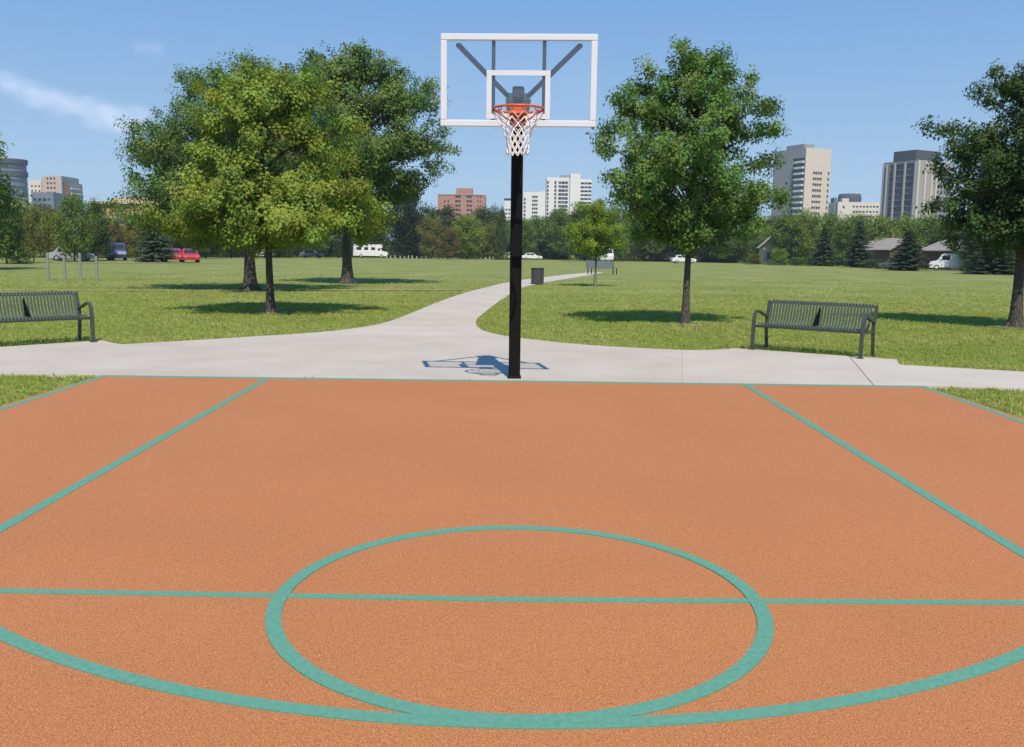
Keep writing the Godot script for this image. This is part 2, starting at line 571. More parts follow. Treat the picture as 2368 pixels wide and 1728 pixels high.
# a tree whose boughs end at the given tips (sideways, height); more boughs fill the crown all round
func big_tree(called: String, label: String, at: Vector3, r: float, first: float, tips: Array, fill: int, clump: float, per: int, tint: Color, leaves: int, reach: float, size: float, lobed: bool, bark: Material) -> Node3D:
	var t := thing(called, label, "tree", at, 0.0, "trees standing on the lawn")
	var top := 0.0
	for q: Vector2 in tips:
		top = maxf(top, q.y)
	var ts := Shape.new()
	var tk := trunk_shape(top * 0.86, r, Vector3(rng.randf_range(-0.2, 0.2), 0, rng.randf_range(-0.2, 0.2)))
	ts.tube(tk[0], tk[1], 12, false, true)
	for i in 7:
		var a := TAU * i / 7.0 + rng.randf() * 0.6
		var d := Vector3(cos(a), 0, sin(a))
		ts.tube([d * r * 0.7 + Vector3(0, r * 1.6, 0), d * r * 1.35 + Vector3(0, r * 0.35, 0), d * r * 2.1 + Vector3(0, -0.05, 0)], [r * 0.35, r * 0.4, r * 0.22], 6, false, false)
	part("trunk", ts.mesh(), bark, t)
	var boughs := []
	for k in tips.size():
		var q: Vector2 = tips[k]
		q -= (q - Vector2(0, top * 0.5)).normalized() * clump * 0.5
		tips[k] = q
		boughs.append(Vector3(q.x, q.y, rng.randf_range(-0.35, 0.35) * absf(q.x)))
	for i in fill:
		var q: Vector2 = tips[rng.randi() % tips.size()]
		var a := rng.randf() * TAU
		var k := rng.randf_range(0.35, 1.0)
		boughs.append(Vector3(cos(a) * absf(q.x) * k, lerpf(q.y, top * 0.6, 0.25 * rng.randf()) + rng.randf_range(-0.05, 0.02) * top, sin(a) * absf(q.x) * k))
	var bs := Shape.new()
	var sprays := []
	for i in 4:
		sprays.append(spray_mesh(leaves, reach, size, lobed).surface_get_arrays(0))
	var vs := PackedVector3Array()
	var ns := PackedVector3Array()
	var cs := PackedColorArray()
	for b: Vector3 in boughs:
		var flat := Vector2(b.x, b.z).length()
		var h0 := clampf(b.y - 0.55 * flat - 0.05 * top, first, top * 0.82)
		var f := h0 / (top * 0.86)
		var from: Vector3 = tk[0][clampi(int(f * 12.0), 0, 12)]
		from = Vector3(from.x, h0, from.z)
		var r0 := clampf(r * 0.38 * (1.0 - 0.55 * f), 0.012, 0.2)
		var arch := flat * 0.10
		limb(bs, from, b, r0, 0.006, arch)
		var length := from.distance_to(b)
		var along := (b - from).normalized()
		var tufts := int(clampf(length / clump * 1.7, 3.0, 8.0))
		for k in tufts:
			# each bough carries tufts of leafy shoots: one at its tip, the others along its outer part
			var u := 1.0 if k == 0 else 1.0 - 0.66 * (k - 0.5 + rng.randf() * 0.6) / tufts
			var root := from.lerp(b, u) + Vector3.UP * sin(PI * u) * arch
			var swing := Vector3(rng.randfn(), rng.randfn() * 0.5 + 0.25, rng.randfn()) * (0.0 if k == 0 else clump * (1.15 - 0.5 * u))
			if swing.length() > clump * 1.7:
				swing *= 0.5
			var c := root + swing - along * (clump * 0.25 if k == 0 else 0.0)
			if c.y < first:
				continue
			if k > 0:
				limb(bs, root - along * clump * 0.5, c, 0.010, 0.005, 0.0, 4)
			var tone := rng.randf_range(0.84, 1.16)
			var warm := rng.randf_range(-0.08, 0.07)
			var fat := clump * rng.randf_range(0.36, 0.58)
			for i in per:
				var g := Vector3(rng.randfn(), rng.randfn() * 0.72, rng.randfn()) * fat * 0.62
				if g.length() > fat * 1.3:
					g *= 0.55
				g += along * rng.randf_range(-0.1, 0.35) * clump * (1.0 if k == 0 else 0.4)
				var y := (g.normalized() * 0.9 + along * 0.5 + Vector3(rng.randfn() * 0.3, 0.25 + rng.randfn() * 0.3, rng.randfn() * 0.3)).normalized()
				var x := y.cross(Vector3(rng.randfn(), rng.randfn(), rng.randfn())).normalized()
				var q := rng.randf_range(0.75, 1.2)
				var place := Transform3D(Basis(x, y, x.cross(y)).scaled(Vector3(q, q, q)), c + g - y * reach * 0.5 * q)
				var v := tone * rng.randf_range(0.8, 1.2)
				var w := warm + rng.randf_range(-0.06, 0.06)
				var a: Array = sprays[i % 4]
				var one := PackedColorArray()
				one.resize(a[Mesh.ARRAY_VERTEX].size())
				one.fill(Color(tint.r * v * (1.0 + w * 2.0), tint.g * v, tint.b * v * (1.0 - w)))
				vs.append_array(place * (a[Mesh.ARRAY_VERTEX] as PackedVector3Array))
				ns.append_array(Transform3D(place.basis.orthonormalized(), Vector3.ZERO) * (a[Mesh.ARRAY_NORMAL] as PackedVector3Array))
				cs.append_array(one)
	part("boughs", bs.mesh(), bark, t)
	var arrays := []
	arrays.resize(Mesh.ARRAY_MAX)
	arrays[Mesh.ARRAY_VERTEX] = vs
	arrays[Mesh.ARRAY_NORMAL] = ns
	arrays[Mesh.ARRAY_COLOR] = cs
	var crown := ArrayMesh.new()
	crown.add_surface_from_arrays(Mesh.PRIMITIVE_TRIANGLES, arrays)
	part("crown", crown, M.leaf, t)
	return t


# a tree of unit height and crown width about 0.8, for the woods round the park
func far_tree_proto(kind: String, seed_: int) -> Node3D:
	rng.seed = seed_
	var t := Node3D.new()
	var ts := Shape.new()
	var cs := Shape.new()
	if kind == "spruce":
		ts.tube([Vector3(0, -0.02, 0), Vector3(0, 0.5, 0), Vector3(0, 0.97, 0)], [0.022, 0.014, 0.003], 7)
		for i in 27:
			var h := 0.05 + 0.92 * i / 26.0
			var reach := 0.52 * pow(1.0 - h, 0.8) + 0.02
			var count := 9 if i < 16 else 6
			for j in count:
				var a := TAU * (j + 0.5 * (i % 2)) / count + rng.randf_range(-0.25, 0.25)
				var l := reach * rng.randf_range(0.7, 1.12)
				var d := Vector3(cos(a), rng.randf_range(-0.28, -0.05), sin(a))
				var side := Vector3(-sin(a), 0, cos(a))
				for w in 16:
					var u := (w + 1.0) / 16.0
					var base := Vector3(0, h, 0) + d * l * u + Vector3.UP * 0.09 * l * u * u
					for sg in [-1.0, 1.0]:
						var k := rng.randf_range(0.65, 1.25)
						cs.col = Color(k, k * rng.randf_range(0.95, 1.05), k)
						var out: Vector3 = (d * 0.7 + side * sg * rng.randf_range(0.4, 1.0) + Vector3(0, rng.randf_range(-0.45, 0.1), 0)).normalized()
						leaf_shape(cs, base, out, (Vector3.UP + side * rng.randf_range(-0.5, 0.5)).normalized(), (0.04 + 0.06 * (1.0 - u) * reach * 2.0) * rng.randf_range(0.8, 1.3), false)
	else:
		var low: float = {"round": 0.17, "tall": 0.14, "airy": 0.27, "shrub": -0.02}[kind]
		var count: int = {"round": 34, "tall": 38, "airy": 30, "shrub": 26}[kind]
		var per: int = {"round": 300, "tall": 300, "airy": 190, "shrub": 200}[kind]
		var tk := trunk_shape(0.75, 0.02, Vector3(rng.randf_range(-0.03, 0.03), 0, 0))
		if kind != "shrub":
			ts.tube(tk[0], tk[1], 7, false, false)
		else:
			ts.tube([Vector3(0, -0.02, 0), Vector3(0, 0.4, 0)], [0.02, 0.01], 5)
		for i in count:
			var y := lerpf(low, 1.0, (i + rng.randf()) / count)
			var s := (y - low) / (1.0 - low)
			var wide := 0.42 * pow(sin(PI * clampf(0.12 + 0.82 * s, 0, 1)), 0.6)
			if kind == "tall":
				wide = 0.42 * pow(sin(PI * clampf(0.16 + 0.8 * s, 0, 1)), 0.8)
			elif kind == "shrub":
				wide = 0.46 * pow(1.0 - s * 0.8, 0.5)
			var a := i * 2.4 + rng.randf()
			var rr := wide * rng.randf_range(0.55, 1.08)
			var tip := Vector3(cos(a) * rr, y - 0.03 * rng.randf(), sin(a) * rr)
			var from := Vector3(0, clampf(y - rr * 0.7, low * 0.8, 0.72), 0)
			limb(ts, from, tip, 0.009, 0.002, 0.02, 4)
			var tone := rng.randf_range(0.8, 1.18)
			var big := rng.randf_range(0.085, 0.15)
			for w in per:
				var u := 1.02 - 0.6 * pow(rng.randf(), 1.6)
				var g := Vector3(rng.randfn(), rng.randfn() * 0.7, rng.randfn()) * big * (1.25 - 0.6 * u) * 0.62
				var p := from.lerp(tip, u) + g
				var k := tone * rng.randf_range(0.72, 1.25)
				cs.col = Color(k * rng.randf_range(0.92, 1.1), k, k)
				var dir := (g.normalized() + Vector3(rng.randfn() * 0.4, -0.15 + rng.randfn() * 0.4, rng.randfn() * 0.4)).normalized()
				leaf_shape(cs, p, dir, Vector3(rng.randfn() * 0.5, 1, rng.randfn() * 0.5).normalized(), rng.randf_range(0.030, 0.050), false)
	part("trunk", ts.mesh(), M.bark, t)
	part("crown", cs.mesh(true), M.leaf_green, t)
	return t


func far_tree(kind: String, tone: String, x: float, z: float, high: float, wide: float, label: String) -> void:
	var key := kind + str(int(absf(x) * 7.0) % (3 if kind == "round" else 2 if kind == "spruce" else 1))
	var t: Node3D = protos[key].duplicate()
	t.name = numbered({"spruce": "spruce_tree", "shrub": "bush"}.get(kind, "broadleaf_tree"))
	add_child(t)
	t.position = Vector3(x, -0.03, z)
	t.rotation.y = fmod(absf(x * 13.7 + z * 3.1), TAU)
	t.scale = Vector3(wide / 0.88, high, wide / 0.88)
	t.get_node("crown").material_override = M["leaf_" + tone]
	if kind == "airy":
		t.get_node("trunk").material_override = M.pale_bark
	tag(t, label, "bush" if kind == "shrub" else "tree", {"spruce": "spruces along the far edge of the field", "shrub": "bushes along the far edge of the field"}.get(kind, "trees along the far edge of the field"))


# ---------------------------------------------------------------- ground
func strip(pts: Array, wide: float, y: float, called: String, parent: Node) -> void:
	var s := Shape.new()
	for i in pts.size() - 1:
		var a: Vector2 = pts[i]
		var b: Vector2 = pts[i + 1]
		var na: Vector2 = ((pts[i + 1] - pts[maxi(i - 1, 0)]) as Vector2).normalized().orthogonal() * wide * 0.5
		var nb: Vector2 = ((pts[mini(i + 2, pts.size() - 1)] - a) as Vector2).normalized().orthogonal() * wide * 0.5
		s.quad(Vector3(a.x - na.x, y, a.y - na.y), Vector3(a.x + na.x, y, a.y + na.y), Vector3(b.x + nb.x, y, b.y + nb.y), Vector3(b.x - nb.x, y, b.y - nb.y), Vector3.UP)
		for k in [-1.0, 1.0]:
			s.quad(Vector3(a.x + na.x * k, y, a.y + na.y * k), Vector3(b.x + nb.x * k, y, b.y + nb.y * k), Vector3(b.x + nb.x * k, -0.001, b.y + nb.y * k), Vector3(a.x + na.x * k, -0.001, a.y + na.y * k), Vector3(na.x * k, 0, na.y * k))
	part(called, s.mesh(), M.line, parent)


func arc(center: Vector2, r: float, a0: float, a1: float, n: int) -> Array:
	var pts := []
	for i in n + 1:
		var a := deg_to_rad(lerpf(a0, a1, float(i) / n))
		pts.append(center + Vector2(sin(a), cos(a)) * r)
	return pts


var paved: PackedVector2Array
const COURT := Rect2(-5.05, -11.13, 10.14, 19.0)


func build_ground() -> void:
	var s := Shape.new()
	s.quad(Vector3(-2500, -0.035, 600), Vector3(2500, -0.035, 600), Vector3(2500, -0.035, -2500), Vector3(-2500, -0.035, -2500), Vector3.UP)
	structure("lawn", s.mesh(), M.mown)
	# the court and its painted lines
	var court := Node3D.new()
	court.name = "court"
	add_child(court)
	court.set_meta("kind", "structure")
	part("court_surface", box_mesh(Vector3(COURT.size.x, 0.12, COURT.size.y), 0.012), M.court, court, Vector3(COURT.get_center().x, -0.06, COURT.get_center().y))
	strip([Vector2(-5.04, -11.07), Vector2(5.08, -11.07)], 0.11, 0.002, "baseline", court)
	strip([Vector2(-4.995, -11.01), Vector2(-4.86, -6.0), Vector2(-4.8, 7.8)], 0.075, 0.002, "sideline", court)
	strip([Vector2(5.035, -11.01), Vector2(4.87, -6.0), Vector2(4.8, 7.8)], 0.075, 0.002, "sideline", court)
	strip([Vector2(-2.985, -11.01), Vector2(-2.86, -5.6), Vector2(-2.80, -3.0)], 0.075, 0.003, "lane_line", court)
	strip([Vector2(2.855, -11.01), Vector2(2.765, -5.6), Vector2(2.74, -3.0)], 0.075, 0.003, "lane_line", court)
	strip([Vector2(-4.8, -4.035), Vector2(0, -3.985), Vector2(4.8, -4.07)], 0.05, 0.004, "free_throw_line", court)
	strip(arc(Vector2(0.045, -3.99), 1.085, 0, 360, 96), 0.068, 0.006, "free_throw_circle", court)
	strip(arc(Vector2(0.04, -6.57), 3.69, -84, 84, 96), 0.066, 0.005, "three_point_line", court)
	# concrete: one outline, sawn into slabs
	paved = PackedVector2Array([Vector2(-18, -9.6), Vector2(-6.3, -11.1), Vector2(-5.1, -11.155), Vector2(5.1, -11.155), Vector2(6.23, -11.0), Vector2(18, -8.3), Vector2(18, -9.7), Vector2(7.17, -12.7), Vector2(5.7, -13.35), Vector2(5.95, -14.05), Vector2(4.12, -15.7), Vector2(3.2, -14.95),
		Vector2(2.27, -15.17), Vector2(1.17, -15.7), Vector2(0.39, -16.5), Vector2(-0.2, -17.2), Vector2(-0.6, -18.2), Vector2(-0.8, -19.6), Vector2(-0.85, -21.5), Vector2(-0.74, -23.8), Vector2(-0.5, -28.5), Vector2(-0.15, -33.8), Vector2(0.36, -41.4), Vector2(1.8, -49.5), Vector2(6.9, -72),
		Vector2(7.4, -76), Vector2(6.3, -76), Vector2(1.3, -56.5), Vector2(0.1, -50.2), Vector2(-0.7, -45.2), Vector2(-1.35, -39.3), Vector2(-1.85, -35.2), Vector2(-2.3, -29), Vector2(-2.55, -23.6), Vector2(-2.74, -20.2), Vector2(-3.08, -18.6), Vector2(-3.74, -17.3), Vector2(-4.86, -16.2), Vector2(-5.62, -15.4), Vector2(-6.36, -14.75), Vector2(-6.95, -15.35), Vector2(-8.85, -13.1), Vector2(-8.4, -12.75), Vector2(-18, -11.4)])
	# the curved edges of the path are cast as smooth lines
	for pass_ in 2:
		var soft := PackedVector2Array()
		for i in paved.size():
			var a := paved[i]
			var c := paved[(i + 1) % paved.size()]
			if a.y < -14.9 and c.y < -14.9 and a.distance_to(c) > 0.2:
				soft.append(a.lerp(c, 0.25))
				soft.append(a.lerp(c, 0.75))
			elif a.y >= -14.9 or paved[posmod(i - 1, paved.size())].y >= -14.9 or a.distance_to(c) <= 0.2:
				soft.append(a)
		paved = soft
	var path := Node3D.new()
	path.name = "concrete_path"
	add_child(path)
	path.set_meta("kind", "structure")
	# saw cuts: on the apron they run away from the court, on the path across it: [x at z=-11, x at z=-17, breadth]
	var cuts := [[-18.1, -18.1, 0.0], [-11.6, -13.4, 0.002], [-8.0, -9.4, 0.002], [2.08, 3.17, 0.001], [4.42, 6.05, 0.006], [8.1, 10.4, 0.002], [12.0, 15.0, 0.002], [18.1, 18.1, 0.0]]
	var k := 0
	for i in cuts.size() - 1:
		var a: Array = cuts[i]
		var b: Array = cuts[i + 1]
		var cell := PackedVector2Array([Vector2(a[0] + a[2], -7), Vector2(b[0] - b[2], -7), Vector2(b[0] - b[2], -11), Vector2(b[1] - b[2], -17), Vector2(a[1] + a[2], -17), Vector2(a[0] + a[2], -11)])
		for poly in Geometry2D.intersect_polygons(paved, cell):
			k += 1
			slab_of(poly, k, path)
	var z := -17.0
	while z > -119.0:
		var next := z - (2.2 if z > -60.0 else 6.0)
		var cell := PackedVector2Array([Vector2(-20, z - 0.002), Vector2(20, z - 0.002), Vector2(20, next + 0.002), Vector2(-20, next + 0.002)])
		for poly in Geometry2D.intersect_polygons(paved, cell):
			k += 1
			slab_of(poly, k, path)
		z = next
	# two narrow walks that cross the lawn far back
	for q in [[[Vector2(-1.9, -38.2), Vector2(-7.7, -35.9), Vector2(-12.3, -34.0), Vector2(-18.2, -32.6), Vector2(-40, -29.5)], 0.26], [[Vector2(-120, -84), Vector2(-60, -86.5), Vector2(-42, -89.5), Vector2(-30, -96)], 1.0]]:
		var w := Shape.new()
		for i in q[0].size() - 1:
			var a: Vector2 = q[0][i]
			var b: Vector2 = q[0][i + 1]
			w.quad(Vector3(a.x, 0, a.y - q[1]), Vector3(a.x, 0, a.y + q[1]), Vector3(b.x, 0, b.y + q[1]), Vector3(b.x, 0, b.y - q[1]), Vector3.UP)
		structure("footpath", w.mesh(), M.dry_path)
	var r := Shape.new()
	r.quad(Vector3(-300, -0.02, -222), Vector3(300, -0.02, -222), Vector3(300, -0.02, -232), Vector3(-300, -0.02, -232), Vector3.UP)
	structure("street", r.mesh(), M.asphalt)


func slab_of(poly: PackedVector2Array, k: int, path: Node) -> void:
	if poly.size() < 3:
		return
	var s := Shape.new()
	s.slab(poly, -0.1, 0.002)
	part("paving_slab", s.mesh(), M["concrete%d" % (k * 7 % 3)], path)


func on_grass(p: Vector2) -> bool:
	return not COURT.grow(0.02).has_point(p) and not Geometry2D.is_point_in_polygon(p, paved)


func build_grass() -> void:
	rng.seed = 77
	var s := Shape.new()
	for i in 11:
		var a := rng.randf() * TAU
		var at := Vector3(cos(a), 0, sin(a)) * rng.randf_range(0.0, 0.06)
		var d := Vector3(rng.randfn() * 0.4, 1.0, rng.randfn() * 0.4).normalized()
		var h := rng.randf_range(0.03, 0.062)
		var side := d.cross(Vector3(cos(a * 3.0), 0, sin(a * 3.0))).normalized() * 0.0042
		var mid := at + d * h * 0.55
		var tip := at + d * h + Vector3(d.x, -0.15, d.z) * h * 0.5
		var k := rng.randf_range(0.8, 1.2)
		s.col = Color(k, k, k)
		s.flat(at - side, at + side, mid + side * 0.8, side.cross(d))
		s.flat(at - side, mid + side * 0.8, mid - side * 0.8, side.cross(d))
		s.flat(mid - side * 0.8, mid + side * 0.8, tip, side.cross(d))
	var patch := FastNoiseLite.new()
	patch.seed = 5
	patch.frequency = 0.35
	patch.fractal_octaves = 4
	var where := []
	var tints := []
	# [from z, to z, half breadth near, half breadth far, tufts per square metre, size]
	for band in [[-5.5, -11.0, 8.5, 9.0, 340, 1.0], [-11.0, -17.0, 9.5, 12.0, 300, 1.0], [-17.0, -27.0, 12.0, 18.0, 110, 1.15], [-27.0, -36.0, 18.0, 24.0, 34, 1.2], [-36.0, -48.0, 24.0, 30.0, 12, 1.2], [-48.0, -62.0, 30.0, 38.0, 4, 1.2]]:
		var deep: float = band[0] - band[1]
		for i in int(deep * (band[2] + band[3]) * band[4]):
			var u := rng.randf()
			var z: float = band[0] - deep * u
			var p := Vector2(rng.randf_range(-1, 1) * lerpf(band[2], band[3], u), z)
			if not on_grass(p):
				continue
			var g := patch.get_noise_2d(p.x, p.y)
			var k: float = band[5] * rng.randf_range(0.7, 1.25) * (1.0 + 0.35 * g)
			var a := rng.randf() * TAU
			where.append(Transform3D(Basis(Vector3.UP, a).scaled(Vector3(k, k * rng.randf_range(0.75, 1.2), k)), Vector3(p.x, -0.037, p.y)))
			var v := rng.randf_range(0.72, 1.28)
			var dry := clampf(g * 1.2 + rng.randfn() * 0.22, -0.3, 0.9)
			tints.append(Color(0.40 * v * (1.0 + 0.25 * dry), 0.445 * v * (1.0 + 0.12 * dry), 0.115 * v * (1.0 + 0.5 * dry)))
	scatter("grass", s.mesh(true), M.blade, where, tints, "short mown grass blades of the park lawn", "grass")
	# clover heads and small yellow flowers in the rougher turf near the concrete
	var f := Shape.new()
	f.lathe([Vector2(0.0, 0.026), Vector2(0.006, 0.024), Vector2(0.010, 0.017), Vector2(0.008, 0.009), Vector2(0.0, 0.006)], 7)
	f.tube([Vector3(0.004, -0.045, 0), Vector3(0, 0.008, 0)], [0.0016, 0.0014], 4, false, false)
	where = []
	tints = []
	for i in 9000:
		var p := Vector2(rng.randf_range(-13, 13), rng.randf_range(-7, -24))
		if on_grass(p) and patch.get_noise_2d(p.x * 0.6 + 40.0, p.y * 0.6) > 0.08:
			var k := rng.randf_range(0.6, 1.15)
			where.append(Transform3D(Basis().scaled(Vector3(k, k, k)), Vector3(p.x, 0.004, p.y)))
			tints.append([Color(0.55, 0.55, 0.42), Color(0.42, 0.46, 0.22), Color(0.38, 0.42, 0.12)][i % 3])
	scatter("clover_flowers", f.mesh(true), M.blade, where, tints, "tiny pale clover heads dotted through the near lawn", "flowers")


func scatter(called: String, mesh: Mesh, mat: Material, where: Array, tints: Array, label: String, category: String) -> void:
	var mm := MultiMesh.new()
	mm.transform_format = MultiMesh.TRANSFORM_3D
	mm.use_colors = true
	mm.mesh = mesh
	mm.instance_count = where.size()
	for i in where.size():
		mm.set_instance_transform(i, where[i])
		mm.set_instance_color(i, tints[i])
	var o := MultiMeshInstance3D.new()
	o.name = called
	o.multimesh = mm
	o.material_override = mat
	add_child(o)
	o.set_meta("kind", "stuff")
	tag(o, label, category)


# ---------------------------------------------------------------- basketball hoop
func build_hoop() -> void:
	var t := thing("basketball_hoop", "basketball hoop with clear white framed backboard on a black pole behind the baseline", "basketball hoop", Vector3(0.029, 0, -11.37))
	# everything below is measured from the foot of the pole; the board hangs 1.17 m in front of it
	part("pole", box_mesh(Vector3(0.145, 3.36, 0.145), 0.022), M.pole, t, Vector3(0, 1.68, 0))
	part("base_collar", box_mesh(Vector3(0.17, 0.03, 0.17), 0.01), M.pole, t, Vector3(0, 0.016, 0))
	var yaw := Basis(Vector3.UP, deg_to_rad(-2.2))
	var board := Vector3(0.0, 3.407, 1.17)
	var arm := Shape.new()
	arm.bar(Vector3(0, 3.30, 0.0), Vector3(0, 3.30, 1.09), 0.13, 0.13, 0.015)
	part("extension_arm", arm.mesh(), M.slate_dark, t)
	var gusset := Shape.new()
	gusset.slab(PackedVector2Array([Vector2(-0.13, 0.02), Vector2(0.13, 0.02), Vector2(0.14, 1.06), Vector2(-0.14, 1.06)]), 3.225, 3.235)
	part("gusset_plate", gusset.mesh(), M.slate, t)
	var head := Shape.new()
	head.extrude(PackedVector2Array([Vector2(-0.14, 3.44), Vector2(0.14, 3.44), Vector2(0.11, 3.33), Vector2(0.11, 3.22), Vector2(-0.11, 3.22), Vector2(-0.11, 3.33)]), 0.06, 0.006)
	part("bracket", head.mesh(), M.slate, t, Vector3(0, 0, 0.14))
	for s in [-1.0, 1.0]:
		var b := Shape.new()
		b.bar(Vector3(0.11 * s, 3.40, 0.16), board + yaw * Vector3(0.665 * s, 0.385, -0.05), 0.055, 0.04, 0.006)
		part("diagonal_arm", b.mesh(), M.slate, t)
		var u := Shape.new()
		u.bar(board + yaw * Vector3(0.275 * s, -0.43, -0.042), board + yaw * Vector3(0.275 * s, 0.45, -0.042), 0.04, 0.035, 0.005, Vector3.BACK)
		part("upright_channel", u.mesh(), M.slate_dark, t)
		part("mounting_foot", box_mesh(Vector3(0.05, 0.07, 0.05), 0.008), M.slate_dark, t, board + yaw * Vector3(0.275 * s, -0.40, -0.075), yaw)
	# backboard: a clear pane in a white frame, with the white aiming square
	var bb := Node3D.new()
	bb.name = "backboard"
	bb.transform = Transform3D(yaw, board)
	t.add_child(bb)
	part("pane", box_mesh(Vector3(1.56, 0.845, 0.012), 0.0), M.pane, bb)
	for s in [-1.0, 1.0]:
		part("frame_rail", box_mesh(Vector3(1.69, 0.068, 0.034), 0.006), M.white, bb, Vector3(0, 0.4515 * s, 0))
		part("frame_rail", box_mesh(Vector3(0.068, 0.833, 0.033), 0.006), M.white, bb, Vector3(0.811 * s, 0, 0))
		part("target_stripe", box_mesh(Vector3(0.055, 0.398, 0.004)), M.white, bb, Vector3(0.317 * s, -0.148, 0.0085))
		part("target_stripe", box_mesh(Vector3(0.69, 0.055, 0.004)), M.white, bb, Vector3(0, -0.148 + 0.2275 * s, 0.0085))
	# the ring, its bracket, hooks and net
	var c := Vector3(0.0, 3.045, 1.60)
	var ring := Shape.new()
	ring.tube(circle(c, 0.262, 48), [0.013], 10, true)
	var rim := part("rim", ring.mesh(), M.rim, t)
	var plate := Shape.new()
	plate.box(Vector3(0, 3.03, 1.20), Vector3(0.17, 0.19, 0.02), 0.005)
	plate.box(Vector3(0, 3.05, 1.275), Vector3(0.16, 0.012, 0.15), 0.004)
	for s in [-1.0, 1.0]:
		plate.quad(Vector3(0.075 * s, 3.05, 1.21), Vector3(0.075 * s, 2.945, 1.21), Vector3(0.08 * s, 3.03, 1.36), Vector3(0.08 * s, 3.05, 1.36), Vector3(s, 0, 0))
		plate.quad(Vector3(0.07 * s, 3.05, 1.21), Vector3(0.07 * s, 2.945, 1.21), Vector3(0.075 * s, 3.03, 1.36), Vector3(0.075 * s, 3.05, 1.36), Vector3(-s, 0, 0))
	part("rim_bracket", plate.mesh(), M.rim, t)
	for s in [-1.0, 1.0]:
		var brace := Shape.new()
		brace.tube([Vector3(0.07 * s, 2.96, 1.21), Vector3(0.15 * s, 3.0, 1.34), Vector3(0.235 * s, 3.034, 1.49)], [0.008], 7)
		part("brace_rod", brace.mesh(), M.rim, t)
	for i in 12:
		var a := TAU * (i + 0.5) / 12.0
		var d := Vector3(cos(a), 0, sin(a))
		var hook := Shape.new()
		var side := Vector3(-sin(a), 0, cos(a)) * 0.022
		hook.tube([c + d * 0.262 + side + Vector3(0, -0.008, 0), c + d * 0.268 + side * 0.8 + Vector3(0, -0.036, 0), c + d * 0.268 - side * 0.8 + Vector3(0, -0.036, 0), c + d * 0.262 - side + Vector3(0, -0.008, 0)], [0.0055], 6)
		part("net_hook", hook.mesh(), M.rim_dark, rim)
	# [drop below the rim, radius] of each row of knots
	var rows := [[0.036, 0.268], [0.115, 0.218], [0.18, 0.166], [0.24, 0.138], [0.30, 0.124], [0.36, 0.117], [0.415, 0.116], [0.465, 0.114]]
	var net := Shape.new()
	for i in rows.size() - 1:
		for j in 12:
			for w: float in [0.0, 1.0]:
				var a := TAU * (j + 0.5 + 0.5 * i) / 12.0
				var b: float = TAU * (j + 0.5 + 0.5 * i + (w - 0.5)) / 12.0
				var p := c + Vector3(cos(a) * rows[i][1], -rows[i][0], sin(a) * rows[i][1])
				var q := c + Vector3(cos(b) * rows[i + 1][1], -rows[i + 1][0], sin(b) * rows[i + 1][1])
				p += Vector3(sin(j * 5.0 + i), cos(j * 3.0 + i * 2.0) * 0.6, cos(j * 7.0 + i)) * 0.004
				var jq := int(round(j + 0.5 * (i % 2) + (w - 0.5) - 0.5 * ((i + 1) % 2) + 12)) % 12
				q += Vector3(sin(jq * 5.0 + i + 1), 0, cos(jq * 7.0 + i + 1)) * 0.003
				net.tube([p, (p + q) * 0.5 + Vector3(0, -0.004, 0), q], [0.0056], 5, false, false)
	part("net", net.mesh(), M.cord, t)


func circle(c: Vector3, r: float, n: int) -> Array:
	var pts := []
	for i in n:
		pts.append(c + Vector3(cos(TAU * i / n), 0, sin(TAU * i / n)) * r)
	return pts


